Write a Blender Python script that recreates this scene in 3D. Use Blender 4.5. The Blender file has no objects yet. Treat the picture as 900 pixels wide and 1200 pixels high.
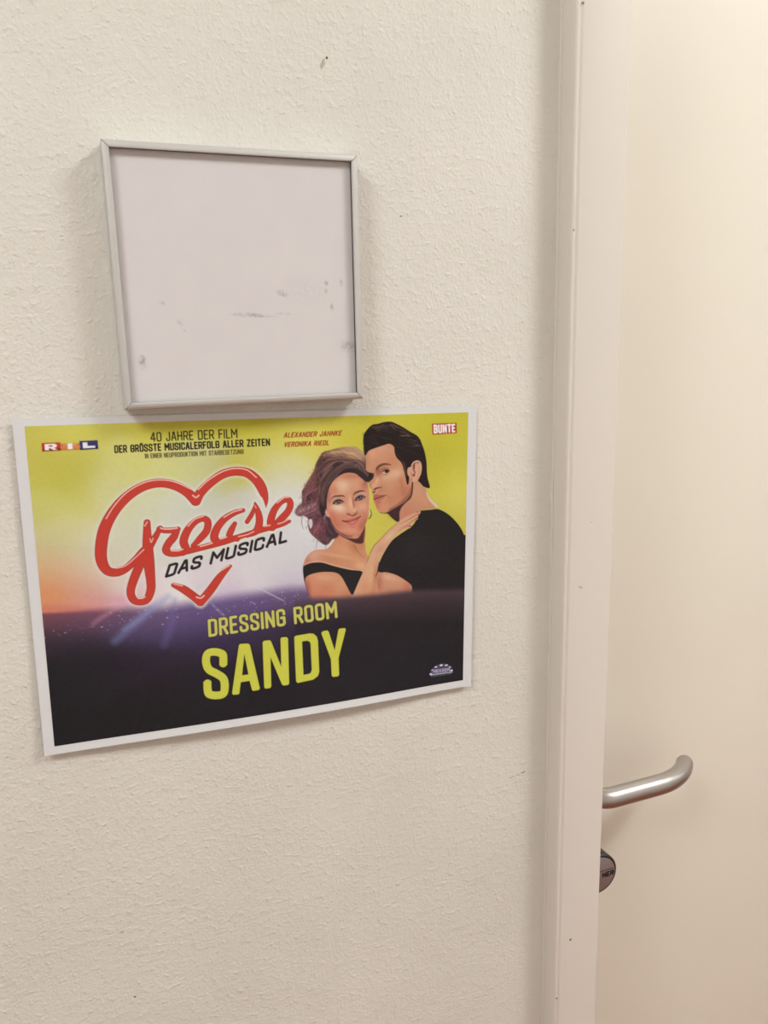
import bpy, bmesh, math, random
import numpy as np
from mathutils import Vector, Matrix

# measured layout: metres, radians; x along the wall, y into it, z up
ZP = 1.32   # height of the poster centre above the floor
CAMX = -0.10332
CAMY = -0.49761
CAMZ = 0.15232
YAW = -0.35396
PITCH = -0.22510
ROLL = 0.03005
CAMF = 920.53139
PROT = -0.03410
BX = -0.00934
BZ = 0.18486
BW = 0.14691
BH = 0.14654
BROT = -0.01095
LEVX = 0.29200
LEVZ = ZP-0.2719
HSTAND = 0.06200
HEND = 0.42851
HRAD = 0.00940
HSAG = 0
KNX = 0.29843
KNZ = ZP-0.3488-.0015
KNR = 0.02050
KND = 0.06200
KANG = 0
LIP = 0.00400
PAPER_SEEN = (220, 211, 207)
FRX = 0.25884
FDEP = 0.01729

# ---------------------------------------------------------------- camera, lights, exposure
S = bpy.context.scene
COL = S.collection

def cam_matrix(loc, yaw, pitch, roll):
    R = Matrix.Rotation(yaw, 3, 'Z') @ Matrix.Rotation(pitch, 3, 'X') @ Matrix.Rotation(roll, 3, 'Y')
    r, f, u = R.col[0], R.col[1], R.col[2]
    M = Matrix((( r.x, u.x, -f.x, loc[0]), (r.y, u.y, -f.y, loc[1]), (r.z, u.z, -f.z, loc[2]), (0, 0, 0, 1)))
    return M
cd = bpy.data.cameras.new('camera'); cam = bpy.data.objects.new('camera', cd); COL.objects.link(cam); S.camera = cam
cd.sensor_fit = 'VERTICAL'; cd.sensor_height = 36.0; cd.sensor_width = 27.0; cd.lens = CAMF/1200*36
cd.clip_start = .01; cd.clip_end = 50
cam.matrix_world = cam_matrix((CAMX, CAMY, ZP+CAMZ), YAW, PITCH, ROLL)

W = bpy.data.worlds.new('world'); S.world = W; W.use_nodes = True
W.node_tree.nodes['Background'].inputs[0].default_value = (.9, .85, .8, 1)
W.node_tree.nodes['Background'].inputs[1].default_value = .3

S.view_settings.view_transform = 'Standard'; S.view_settings.look = 'None'
S.view_settings.gamma = 1; S.view_settings.use_curve_mapping = False
S.view_settings.exposure = 0.05
try: S.cycles.use_denoising = True
except Exception: pass
S.cycles.max_bounces = 8

FLOOR, CEIL = 0.0, 2.55
CORR = 1.75                                  # width of the corridor
LAMPS = [(-1.0, -.86, 15, .40), (1.15, -.80, 19.3, .40), (3.1, -1.05, 4, .30)]     # x, y, watts, size
LAMP_COL = (.985, 1, .985)
for x, y, w, sz in LAMPS:
    l = bpy.data.lights.new('ceiling_lamp_light', 'AREA'); l.shape = 'RECTANGLE'; l.size = .65; l.size_y = sz; l.energy = w; l.color = LAMP_COL
    o = bpy.data.objects.new('ceiling_lamp_light', l); COL.objects.link(o); o.location = (x, y, CEIL-.065)

# ---------------------------------------------------------------- helpers
def lin(c): return tuple(((v/255)/12.92 if v/255 <= .04045 else ((v/255+.055)/1.055)**2.4) for v in c)+(1,)
def mat(name, col, rough=.5, metal=0, **kw):
    m = bpy.data.materials.new(name); m.use_nodes = True; b = m.node_tree.nodes['Principled BSDF']
    b.inputs['Base Color'].default_value = col if len(col) == 4 else tuple(col)+(1,)
    b.inputs['Roughness'].default_value = rough; b.inputs['Metallic'].default_value = metal
    for k, v in kw.items(): b.inputs[k].default_value = v
    return m
def node(m, t, **kw):
    n = m.node_tree.nodes.new(t)
    for k, v in kw.items():
        if k in n.inputs: n.inputs[k].default_value = v
        else: setattr(n, k, v)
    return n
def link(m, a, b): m.node_tree.links.new(a, b)
def obj(name, bm, material, parent=None, smooth=False):
    me = bpy.data.meshes.new(name); bmesh.ops.recalc_face_normals(bm, faces=bm.faces); bm.to_mesh(me); bm.free()
    o = bpy.data.objects.new(name, me); COL.objects.link(o)
    if material: me.materials.append(material)
    if smooth:
        for p in me.polygons: p.use_smooth = True
    if parent: o.parent = parent
    return o
def auto_smooth(o, ang=35):
    me = o.data
    bm = bmesh.new(); bm.from_mesh(me)
    for e in bm.edges: e.smooth = not (len(e.link_faces) == 2 and e.calc_face_angle(0) > math.radians(ang))
    for f in bm.faces: f.smooth = True
    bm.to_mesh(me); bm.free(); return o
def add_box(bm, x0, x1, y0, y1, z0, z1, bev=0, seg=2):
    vs = [bm.verts.new((x, y, z)) for x in (x0, x1) for y in (y0, y1) for z in (z0, z1)]
    fs = [bm.faces.new([vs[i] for i in q]) for q in ((0, 1, 3, 2), (4, 6, 7, 5), (0, 4, 5, 1), (2, 3, 7, 6), (0, 2, 6, 4), (1, 5, 7, 3))]
    if bev:
        bmesh.ops.recalc_face_normals(bm, faces=fs)
        bmesh.ops.bevel(bm, geom=list({e for f in fs for e in f.edges}), offset=bev, segments=seg, profile=.5, affect='EDGES')
def add_tube(bm, pts, radii, n=24, cap=True, up=Vector((0, 0, 1)), squash=1):
    """sweep a circle along pts (Vectors)"""
    pts = [Vector(p) for p in pts]; rings = []
    for i, p in enumerate(pts):
        t = (pts[min(i+1, len(pts)-1)]-pts[max(i-1, 0)]).normalized()
        a = up.cross(t)
        if a.length < 1e-4: a = Vector((1, 0, 0)).cross(t)
        a.normalize(); b = t.cross(a); r = radii[i] if hasattr(radii, '__len__') else radii
        rings.append([bm.verts.new(p+a*r*math.cos(2*math.pi*k/n)+b*r*squash*math.sin(2*math.pi*k/n)) for k in range(n)])
    for A, B in zip(rings, rings[1:]):
        for k in range(n): bm.faces.new((A[k], A[(k+1) % n], B[(k+1) % n], B[k]))
    if cap:
        bm.faces.new(list(reversed(rings[0]))); bm.faces.new(rings[-1])
def add_lathe(bm, prof, c, axis='Y', n=64):
    """prof: (radius, distance along axis)"""
    rings = []
    for r, d in prof:
        ring = []
        for k in range(n):
            a = 2*math.pi*k/n; u, v = r*math.cos(a), r*math.sin(a)
            p = {'Y': (c[0]+u, c[1]+d, c[2]+v), 'Z': (c[0]+u, c[1]+v, c[2]+d)}[axis]
            ring.append(bm.verts.new(p))
        rings.append(ring)
    for A, B in zip(rings, rings[1:]):
        for k in range(n): bm.faces.new((A[k], A[(k+1) % n], B[(k+1) % n], B[k]))
    bm.faces.new(rings[0]); bm.faces.new(rings[-1])
def add_prism(bm, prof, z0, z1):
    """extrude a closed x,y outline upward"""
    a = [bm.verts.new((x, y, z0)) for x, y in prof]; b = [bm.verts.new((x, y, z1)) for x, y in prof]; n = len(prof)
    for i in range(n): bm.faces.new((a[i], a[(i+1) % n], b[(i+1) % n], b[i]))
    bm.faces.new(a); bm.faces.new(b)
def structure(o, label=None):
    o['kind'] = 'structure'
    if label: o['label'] = label
    return o
def thing(name, label, cat, loc=(0, 0, 0)):
    o = bpy.data.objects.new(name, None); COL.objects.link(o); o.location = loc; o.empty_display_size = .05
    o['label'] = label; o['category'] = cat; return o
def put(o, parent):
    """parent without moving the mesh built in world coordinates"""
    o.parent = parent
    o.matrix_parent_inverse = Matrix.Translation(-Vector(parent.location)); return o

# ---------------------------------------------------------------- materials
def plaster():
    m = mat('painted_plaster', (.745, .685, .60), .62); b = m.node_tree.nodes['Principled BSDF']
    g = node(m, 'ShaderNodeNewGeometry')
    n1 = node(m, 'ShaderNodeTexNoise', Scale=200.0, Detail=3.0, Roughness=.6); n2 = node(m, 'ShaderNodeTexNoise', Scale=480.0, Detail=2.0)
    n3 = node(m, 'ShaderNodeTexNoise', Scale=28.0, Detail=2.0)
    vo = node(m, 'ShaderNodeTexVoronoi', Scale=95.0); vo.feature = 'SMOOTH_F1'
    wn = node(m, 'ShaderNodeTexNoise', Scale=60.0, Detail=2.0); wa = node(m, 'ShaderNodeVectorMath', operation='MULTIPLY_ADD'); wa.inputs[1].default_value = (.02, .02, .02)
    link(m, g.outputs['Position'], wn.inputs['Vector']); link(m, wn.outputs['Color'], wa.inputs[0]); link(m, g.outputs['Position'], wa.inputs[2])
    link(m, wa.outputs[0], vo.inputs['Vector'])
    for n in (n1, n2, n3): link(m, g.outputs['Position'], n.inputs['Vector'])
    # sparse roller nibs
    cr = node(m, 'ShaderNodeMapRange'); cr.inputs[1].default_value = .56; cr.inputs[2].default_value = .78; link(m, n1.outputs['Fac'], cr.inputs[0])
    def madd(a, k, c):
        q = node(m, 'ShaderNodeMath', operation='MULTIPLY_ADD'); q.inputs[1].default_value = k
        link(m, a, q.inputs[0])
        if c is None: q.inputs[2].default_value = 0
        else: link(m, c, q.inputs[2])
        return q.outputs[0]
    h = madd(n1.outputs['Fac'], .9, None); h = madd(n2.outputs['Fac'], .8, h); h = madd(cr.outputs[0], .55, h); h = madd(vo.outputs['Distance'], -.25, h); h = madd(n3.outputs['Fac'], 1.0, h)
    bp = node(m, 'ShaderNodeBump', Strength=1.0, Distance=.00052); link(m, h, bp.inputs['Height']); link(m, bp.outputs[0], b.inputs['Normal'])
    # faint grubbiness
    n4 = node(m, 'ShaderNodeTexNoise', Scale=9.0, Detail=4.0); link(m, g.outputs['Position'], n4.inputs['Vector'])
    r4 = node(m, 'ShaderNodeValToRGB'); r4.color_ramp.elements[0].position = .3; r4.color_ramp.elements[1].position = .75
    r4.color_ramp.elements[0].color = (.70, .680, .625, 1); r4.color_ramp.elements[1].color = (.755, .735, .68, 1)
    link(m, n4.outputs['Fac'], r4.inputs[0]); link(m, r4.outputs[0], b.inputs['Base Color'])
    return m
def lacquer(name, col, rough, bump=.00008, sc=260):
    m = mat(name, col, rough); b = m.node_tree.nodes['Principled BSDF']
    g = node(m, 'ShaderNodeNewGeometry'); n = node(m, 'ShaderNodeTexNoise', Scale=sc, Detail=2.0); link(m, g.outputs['Position'], n.inputs['Vector'])
    bp = node(m, 'ShaderNodeBump', Strength=.6, Distance=bump); link(m, n.outputs['Fac'], bp.inputs['Height']); link(m, bp.outputs[0], b.inputs['Normal'])
    n2 = node(m, 'ShaderNodeTexNoise', Scale=5.0, Detail=3.0); link(m, g.outputs['Position'], n2.inputs['Vector'])
    mx = node(m, 'ShaderNodeMixRGB'); mx.inputs[1].default_value = tuple(c*.965 for c in col[:3])+(1,); mx.inputs[2].default_value = tuple(min(1, c*1.03) for c in col[:3])+(1,)
    link(m, n2.outputs['Fac'], mx.inputs[0]); link(m, mx.outputs[0], b.inputs['Base Color'])
    return m
M_WALL = plaster()
M_FRAME = lacquer('frame_lacquer', (.75, .705, .645), .42)
M_DOOR = lacquer('door_lacquer', (.81, .77, .672), .38, .00004, 400)
M_CEIL = lacquer('ceiling_paint', (.80, .77, .72), .8)
M_FLOOR = mat('dark_red_carpet', (.16, .03, .028), .9)
def _carpet(m):
    b = m.node_tree.nodes['Principled BSDF']; g = node(m, 'ShaderNodeNewGeometry'); n = node(m, 'ShaderNodeTexNoise', Scale=350.0, Detail=3.0); link(m, g.outputs['Position'], n.inputs['Vector'])
    r = node(m, 'ShaderNodeValToRGB'); r.color_ramp.elements[0].color = (.29, .066, .032, 1); r.color_ramp.elements[1].color = (.44, .115, .052, 1); link(m, n.outputs['Fac'], r.inputs[0]); link(m, r.outputs[0], b.inputs['Base Color'])
    bp = node(m, 'ShaderNodeBump', Strength=1, Distance=.004); link(m, n.outputs['Fac'], bp.inputs['Height']); link(m, bp.outputs[0], b.inputs['Normal'])
_carpet(M_FLOOR)
def brushed(name, col, rough, stretch=(1, 1, 1), amp=.12):
    m = mat(name, col, rough, 1); b = m.node_tree.nodes['Principled BSDF']
    tc = node(m, 'ShaderNodeTexCoord'); mp = node(m, 'ShaderNodeMapping'); mp.inputs['Scale'].default_value = stretch
    n = node(m, 'ShaderNodeTexNoise', Scale=900.0, Detail=3.0); link(m, tc.outputs['Object'], mp.inputs[0]); link(m, mp.outputs[0], n.inputs['Vector'])
    mr = node(m, 'ShaderNodeMapRange'); mr.inputs[3].default_value = rough-amp; mr.inputs[4].default_value = rough+amp; link(m, n.outputs['Fac'], mr.inputs[0]); link(m, mr.outputs[0], b.inputs['Roughness'])
    bp = node(m, 'ShaderNodeBump', Strength=.35, Distance=.00005); link(m, n.outputs['Fac'], bp.inputs['Height']); link(m, bp.outputs[0], b.inputs['Normal'])
    return m
M_STEEL = brushed('satin_stainless_steel', (.47, .44, .425), .38)
M_ALU = brushed('anodised_aluminium', (.60, .59, .57), .5, (.15, 1, 1), .03); M_ALU.node_tree.nodes['Principled BSDF'].inputs['Metallic'].default_value = .45
M_BLACK = mat('black_anodised_metal', (.022, .017, .018), .32, .2)
M_GREY = mat('grey_knob_face', (.32, .27, .26), .45, .5)
M_INK = mat('black_engraving', (.02, .018, .018), .6)
M_PAPER = mat('white_paper', (.71, .722, .74), .5)

# ---------------------------------------------------------------- the setting
DX0, DX1 = FRX+.0, FRX+.885                   # clear opening between the frame faces
FB = .043                                     # face width of the steel frame
WT = .16                                      # wall thickness
DOOR_Y = .100                                 # the leaf's front surface, deep in the reveal
TOP = 2.12
XL, XR = -2.8, 3.6
def wall_piece(bm, x0, x1, z0, z1): add_box(bm, x0, x1, 0, WT, z0, z1)
bm = bmesh.new(); wall_piece(bm, XL, DX0-.02, FLOOR, CEIL); wall_piece(bm, DX1+.02, XR, FLOOR, CEIL); wall_piece(bm, DX0-.02, DX1+.02, TOP+.02, CEIL)
structure(obj('wall_front', bm, M_WALL), 'cream roller-textured plaster wall beside the door')
bm = bmesh.new(); add_box(bm, XL, XR, -CORR-.1, -CORR, FLOOR, CEIL); structure(obj('wall_back', bm, M_WALL))
bm = bmesh.new(); add_box(bm, XL-.1, XL, -CORR-.1, WT, FLOOR, CEIL); structure(obj('wall_left', bm, M_WALL))
bm = bmesh.new(); add_box(bm, XR, XR+.1, -CORR-.1, WT, FLOOR, CEIL); structure(obj('wall_right', bm, M_WALL))
bm = bmesh.new(); add_box(bm, XL-.1, XR+.1, -CORR-.1, WT, FLOOR-.1, FLOOR); structure(obj('floor', bm, M_FLOOR))
bm = bmesh.new(); add_box(bm, XL-.1, XR+.1, -CORR-.1, WT, CEIL, CEIL+.1); structure(obj('ceiling', bm, M_CEIL))

# steel door frame: a folded profile (x measured from the opening's edge into the wall, y outwards)
FD = FDEP                                     # how far it stands proud of the wall
def frame_profile(sgn, xe):
    # from the opening edge round the face to the wall; the outer edge has a small lip and a groove
    def arc(cx, cy, r, a0, a1, n=5): return [(cx+r*math.cos(math.radians(a0+(a1-a0)*i/n)), cy+r*math.sin(math.radians(a0+(a1-a0)*i/n))) for i in range(n+1)]
    pts = [(0.0, DOOR_Y+.012), (0, -FD+.0018)] + [(.0018-.0018*math.cos(t), -FD+.0018-.0018*math.sin(t)) for t in (.4, .8, 1.2, 1.57)]
    w = FB
    pts += [(w-.0062, -FD), (w-.0052, -FD+.0004), (w-.0044, -FD+.0012), (w-.0034, -FD+.0012), (w-.0028, -FD+.0002), (w-.0018, -FD-.0002)]
    pts += [(w-.0018+.0018*math.sin(t), -FD+.0016-.0018*math.cos(t)) for t in (.4, .8, 1.2, 1.57)]
    pts += [(w, -.0004), (w, .02), (.015, .02), (.015, DOOR_Y+.012)]
    return [(xe-sgn*p[0], p[1]) for p in pts]
bm = bmesh.new(); add_prism(bm, frame_profile(1, DX0), FLOOR, TOP+FB); L = structure(auto_smooth(obj('trim_1', bm, M_FRAME), 25), 'cream painted steel door frame')
bm = bmesh.new(); add_prism(bm, frame_profile(-1, DX1), FLOOR, TOP+FB); structure(auto_smooth(obj('trim_2', bm, M_FRAME), 25))
bm = bmesh.new(); add_box(bm, DX0+.0005, DX1-.0005, -FD, DOOR_Y+.012, TOP, TOP+FB, .0015); structure(obj('trim_3', bm, M_FRAME))
# paint drips, chips and the thin silicone seam along the wall
bm = bmesh.new()
rnd = random.Random(3)
n = 170; prev = None
for i in range(n+1):
    z = FLOOR+(TOP+FB-FLOOR)*i/n; w = .0006+.0005*rnd.random()+(.0012 if rnd.random() < .06 else 0)
    ring = [bm.verts.new((DX0-FB-w, -.0001, z)), bm.verts.new((DX0-FB-w*.5, -.0007, z)), bm.verts.new((DX0-FB+.0001, -.0014-.0005*rnd.random(), z)), bm.verts.new((DX0-FB+.0001, .001, z)), bm.verts.new((DX0-FB-w, .001, z))]
    if prev:
        for k in range(5): bm.faces.new((prev[k], prev[(k+1) % 5], ring[(k+1) % 5], ring[k]))
    else: bm.faces.new(ring)
    prev = ring
bm.faces.new(prev)
seal = obj('paint_seam', bm, M_FRAME, None, True); seal.parent = L
def speck(x, z, r, y, parent, name='paint_chip', long=1, ang=0, col=None, mm=None):
    bm = bmesh.new(); n = 9; rr = random.Random(int(abs(x*7919+z*104729))); ca, sa = math.cos(ang), math.sin(ang); P = []
    for k in range(n):
        a = 2*math.pi*k/n; q = r*(.6+.6*rr.random()); u, v = q*long*math.cos(a), q*math.sin(a); P.append((x+u*ca-v*sa, z+u*sa+v*ca))
    a = [bm.verts.new((p[0], y, p[1])) for p in P]; b = [bm.verts.new((p[0], y+.0004, p[1])) for p in P]
    bm.faces.new(a); bm.faces.new(b)
    for i in range(n): bm.faces.new((a[i], a[(i+1) % n], b[(i+1) % n], b[i]))
    o = obj(name, bm, mm); o.parent = parent; return o
M_CHIP = mat('dark_chip', (.12, .09, .07), .8); M_SCUFF = mat('grey_scuff', (.50, .44, .38), .8)
WALL = bpy.data.objects["wall_front"]
speck(0.0499, ZP+0.3102, 0.0016, -0.00020, WALL, 'scuff_mark', 2.2, 1.2, None, M_SCUFF)
speck(0.0527, ZP+0.3136, 0.0007, -0.00020, WALL, 'scuff_mark', 1.5, 0.9, None, M_CHIP)
speck(0.1832, ZP-0.1984, 0.0005, -0.00020, WALL, 'scuff_mark', 6, 0.2, None, M_SCUFF)
speck(0.1933, ZP-0.1966, 0.0004, -0.00020, WALL, 'scuff_mark', 5, 0.15, None, M_CHIP)
speck(0.1886, ZP-0.1978, 0.0004, -0.00020, WALL, 'scuff_mark', 5, -0.5, None, M_SCUFF)
speck(-0.1197, ZP-0.2423, 0.0009, -0.00020, WALL, 'scuff_mark', 1.5, 0.2, None, M_SCUFF)
speck(-0.1165, ZP-0.2966, 0.0006, -0.00020, WALL, 'scuff_mark', 1.6, -0.5, None, M_CHIP)
speck(0.0984, ZP+0.2250, 0.0005, -0.00020, WALL, 'scuff_mark', 1.5, 0, None, M_CHIP)
speck(0.1008, ZP+0.1267, 0.0004, -0.00020, WALL, 'scuff_mark', 1.2, 0, None, M_CHIP)
speck(0.2308, ZP-0.3533, 0.001, -0.01749, L, 'paint_chip', 1.3, 0.8, None, M_CHIP)
speck(0.2182, ZP-0.4082, 0.0008, -0.01749, L, 'paint_chip', 1.2, 0.6, None, M_CHIP)
speck(0.2204, ZP+0.3543, 0.0005, -0.01749, L, 'paint_chip', 2.2, 0.2, None, M_CHIP)
speck(0.2308, ZP-0.0403, 0.0008, -0.01749, L, 'paint_chip', 2.2, -0.6, None, M_SCUFF)
speck(0.2390, ZP+0.0094, 0.0005, -0.01749, L, 'paint_chip', 1, 0, None, M_SCUFF)
speck(0.2174, ZP+0.2158, 0.0009, -0.01749, L, 'paint_chip', 0.5, 0, None, M_CHIP)

# door leaf
door = bpy.data.objects.new('door_1', None); COL.objects.link(door); door.location = (DX0, DOOR_Y, FLOOR); structure(door, 'closed cream lacquered door leaf deep in its frame')
bm = bmesh.new(); add_box(bm, DX0-.013, DX1+.013, DOOR_Y, DOOR_Y+.042, FLOOR+.006, TOP+.013, .001); put(obj('door_leaf', bm, M_DOOR), door)
HX, HZ = LEVX, LEVZ                           # lever axis
RO = DOOR_Y
# lever handle: rosette, neck, grip bent back towards the door
bm = bmesh.new(); add_lathe(bm, [(.0255, 0), (.0255, -.006), (.0245, -.0078), (.020, -.0085), (.0, -.0086)][:-1], (HX, RO, HZ)); put(auto_smooth(obj('rosette', bm, M_STEEL)), door)
bm = bmesh.new(); P = []
R1 = .020; yb = RO-HSTAND
P += [(HX, RO-.004, HZ), (HX, yb+R1+.008, HZ)]
for i in range(9):
    a = math.radians(90*i/8); P.append((HX+R1-R1*math.cos(a), yb+R1-R1*math.sin(a), HZ))
x2 = HEND; R2 = .065; sag = HSAG
for i in range(1, 10):
    t = i/10; P.append((HX+R1+(x2-R2-HX-R1)*t, yb, HZ))
for i in range(12):
    a = math.radians(48*i/11); P.append((x2-R2+R2*math.sin(a), yb+R2-R2*math.cos(a), HZ))
e_ = Vector(P[-1])-Vector(P[-2]); P.append(tuple(Vector(P[-1])+e_.normalized()*.003))
Q = []
for i in range(len(P)): Q.append(Vector(P[i]))
rad = [HRAD]*len(Q); rad[0] = rad[1] = HRAD; rad[-14:] = [HRAD*(1-.17*(k/13)**1.5) for k in range(14)]; rad[-1] -= .0010; 
add_tube(bm, Q, rad, 32); put(auto_smooth(obj('lever_handle', bm, M_STEEL), 50), door)
# knob cylinder below the lever
KX, KZ, KR, KD = KNX, KNZ, KNR, KND
knob = put(obj('knob_cylinder', (lambda b: (add_lathe(b, [(KR*.80, 0), (KR*.80, -.012), (KR*.86, -.016), (KR*.98, -KD+.010), (KR, -KD+.004), (KR, -KD+.0012), (KR-.0010, -KD), (KR-.0022, -KD), (KR-.0026, -KD+.0010)], (KX, RO, KZ)), b)[1])(bmesh.new()), M_BLACK), door); auto_smooth(knob, 30)
def sub(o, par):
    o.parent = par; return o
bm = bmesh.new(); add_lathe(bm, [(KR-.0026, .002), (KR-.0026, -.0004), (KR-.0032, -.0007)], (KX, RO-KD, KZ)); face = sub(auto_smooth(obj('knob_face', bm, M_GREY)), knob); face['label'] = 'grey round face plate'

# ---------------------------------------------------------------- printed letters as thin solid strokes (engraving on the knob)
def stroke_letters(bm, string, x, z, h, w, y, dirv, gap=.19, wide=1, y2=None):
    """flat bars for each glyph stroke, laid in the plane y"""
    tot = 0; ux, uz = dirv
    for ch in string:
        g, strokes = GLYPH[ch]
        for st in strokes:
            for (ax, ay), (bx, by) in zip(st, st[1:]):
                A = Vector((x+ux*(tot+ax*wide)*h+uz*ay*h, z+uz*(tot+ax*wide)*h-ux*ay*h)); B_ = Vector((x+ux*(tot+bx*wide)*h+uz*by*h, z+uz*(tot+bx*wide)*h-ux*by*h))
                d = B_-A
                if d.length < 1e-7: continue
                d.normalize(); nrm = Vector((-d.y, d.x))*w/2; A = A-d*w*.3; B_ = B_+d*w*.3
                top = [bm.verts.new((p.x, y, p.y)) for p in (A+nrm, B_+nrm, B_-nrm, A-nrm)]; bot = [bm.verts.new((p.x, y+.0003, p.y)) for p in (A+nrm, B_+nrm, B_-nrm, A-nrm)]
                bm.faces.new(top); bm.faces.new(bot)
                for i in range(4): bm.faces.new((top[i], top[(i+1) % 4], bot[(i+1) % 4], bot[i]))
        tot += g*wide+gap

# ---------------------------------------------------------------- the poster's print, painted with numpy
SHEET_W, SHEET_H = 297.0, 210.0          # A4 sheet, millimetres
RES = 3.2                                # print samples per millimetre
def homography(src, dst):
    A = []; b = []
    for (x, y), (u, v) in zip(src, dst):
        A.append([x, y, 1, 0, 0, 0, -u*x, -u*y]); b.append(u)
        A.append([0, 0, 0, x, y, 1, -v*x, -v*y]); b.append(v)
    return np.append(np.linalg.solve(np.array(A, float), np.array(b, float)), 1).reshape(3, 3)
# sketch coordinates (a tracing of the print) -> millimetres on the sheet from its top left corner
RECT = homography([(15, 492.5), (559.5, 475), (551.7, 803), (50.7, 886)], [(0, 0), (SHEET_W, 0), (SHEET_W, SHEET_H), (0, SHEET_H)])
def to_mm(p):
    q = np.c_[np.asarray(p, float), np.ones(len(p))] @ RECT.T
    return q[:, :2]/q[:, 2:3]
_c = to_mm([(29, 501), (549.5, 481.5), (543, 795.7), (62.5, 876)])
PX0, PX1 = (_c[0, 0]+_c[3, 0])/2, (_c[1, 0]+_c[2, 0])/2
PY0, PY1 = (_c[0, 1]+_c[1, 1])/2, (_c[2, 1]+_c[3, 1])/2
NX, NY = int((PX1-PX0)*RES), int((PY1-PY0)*RES)

class Canvas:
    def __init__(s):
        s.rgb = np.zeros((NY, NX, 3)); s.idm = np.zeros((NY, NX), np.int16)
        s.X, s.Y = np.meshgrid(np.arange(NX)+.5, np.arange(NY)+.5)
        mm = np.c_[(PX0+s.X.ravel()/RES), (PY0+s.Y.ravel()/RES), np.ones(NX*NY)]
        q = mm @ np.linalg.inv(RECT).T
        s.U = (q[:, 0]/q[:, 2]).reshape(NY, NX); s.V = (q[:, 1]/q[:, 2]).reshape(NY, NX)
    def c(s, pts):                                     # sketch -> canvas
        m = to_mm(pts); return np.c_[(m[:, 0]-PX0)*RES, (m[:, 1]-PY0)*RES]
    def put(s, sl, cov, col, pid, clip):
        if clip is not None: cov = cov*clip[sl]
        s.rgb[sl] += (np.asarray(col, float)-s.rgb[sl])*cov[..., None]
        if pid is not None: s.idm[sl][cov > .5] = pid
    def box(s, p, m):
        x0 = max(int(p[:, 0].min()-m), 0); x1 = min(int(p[:, 0].max()+m)+2, NX)
        y0 = max(int(p[:, 1].min()-m), 0); y1 = min(int(p[:, 1].max()+m)+2, NY)
        return (slice(y0, max(y1, y0)), slice(x0, max(x1, x0)))
    def cover(s, p, soft, grow=0, holes=()):
        m = soft+max(grow, 0)+2; sl = s.box(p, m); X, Y = s.X[sl], s.Y[sl]
        ins = np.zeros(X.shape, bool); d2 = np.full(X.shape, 1e9)
        for ring in (p,)+tuple(holes):
            n = len(ring)
            for i in range(n):
                ax, ay = ring[i]; bx, by = ring[(i+1) % n]; dx, dy = bx-ax, by-ay
                if dy != 0:
                    ins ^= ((ay > Y) != (by > Y)) & (X < dx*(Y-ay)/dy+ax)
                L = dx*dx+dy*dy
                if L == 0: continue
                t = np.clip(((X-ax)*dx+(Y-ay)*dy)/L, 0, 1)
                d2 = np.minimum(d2, (X-ax-t*dx)**2+(Y-ay-t*dy)**2)
        d = np.sqrt(d2); sd = np.where(ins, d, -d)+grow
        k = np.clip(sd/(2*soft)+.5, 0, 1); return sl, k*k*(3-2*k)
    def poly(s, pts, col, soft=.8, a=1, pid=None, clip=None, smooth=True, grow=0, holes=()):
        p = s.c(spline(pts, True) if smooth else pts)
        sl, k = s.cover(p, soft, grow, [s.c(h) for h in holes])
        s.put(sl, k*a, col, pid, clip)
    def mask(s, pts, soft=.8, smooth=True):
        out = np.zeros((NY, NX)); p = s.c(spline(pts, True) if smooth else pts); sl, k = s.cover(p, soft); out[sl] = k; return out
    def line(s, pts, w, col, soft=.7, a=1, pid=None, clip=None, smooth=True, butt=False, off=(0, 0)):
        """w: width(s) in sketch pixels along the line"""
        pts = np.asarray(pts, float)+np.asarray(off, float)
        w = np.full(len(pts), float(w)) if np.isscalar(w) else np.interp(np.linspace(0, 1, len(pts)), np.linspace(0, 1, len(w)), w)
        if smooth and len(pts) > 2:
            q = spline(np.c_[pts, w], False); pts, w = q[:, :2], q[:, 2]
        p = s.c(pts); r = np.maximum(w, .1)*.5*s.scale(pts)
        sl = s.box(p, r.max()+soft+1); X, Y = s.X[sl], s.Y[sl]; best = np.full(X.shape, -1e9)
        n = len(p)-1
        for i in range(n):
            ax, ay = p[i]; dx, dy = p[i+1]-p[i]; L = dx*dx+dy*dy
            if L < 1e-9: continue
            tt = ((X-ax)*dx+(Y-ay)*dy)/L; t = np.clip(tt, 0, 1)
            sd = (r[i]+(r[i+1]-r[i])*t)-np.hypot(X-ax-t*dx, Y-ay-t*dy)
            if butt:
                ll = math.sqrt(L)
                if i == 0: sd = np.minimum(sd, tt*ll+.3)
                if i == n-1: sd = np.minimum(sd, (1-tt)*ll+.3)
            best = np.maximum(best, sd)
        k = np.clip(best/(2*soft)+.5, 0, 1); s.put(sl, k*a, col, pid, clip)
    def scale(s, pts):                                 # canvas pixels per sketch pixel
        c0 = s.c(pts); c1 = s.c(np.asarray(pts)[:, :2]+[1, 0]); c2 = s.c(np.asarray(pts)[:, :2]+[0, 1])
        return np.sqrt(np.abs((c1-c0)[:, 0]*(c2-c0)[:, 1]-(c1-c0)[:, 1]*(c2-c0)[:, 0]))
    def blob(s, x, y, rx, ry, col, a=1, rot=0, clip=None):
        co, si = math.cos(math.radians(rot)), math.sin(math.radians(rot))
        dx, dy = s.U-x, s.V-y; u = (dx*co+dy*si)/rx; v = (-dx*si+dy*co)/ry
        k = np.exp(-(u*u+v*v)); s.put((slice(None), slice(None)), k*a, col, None, clip)

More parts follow.
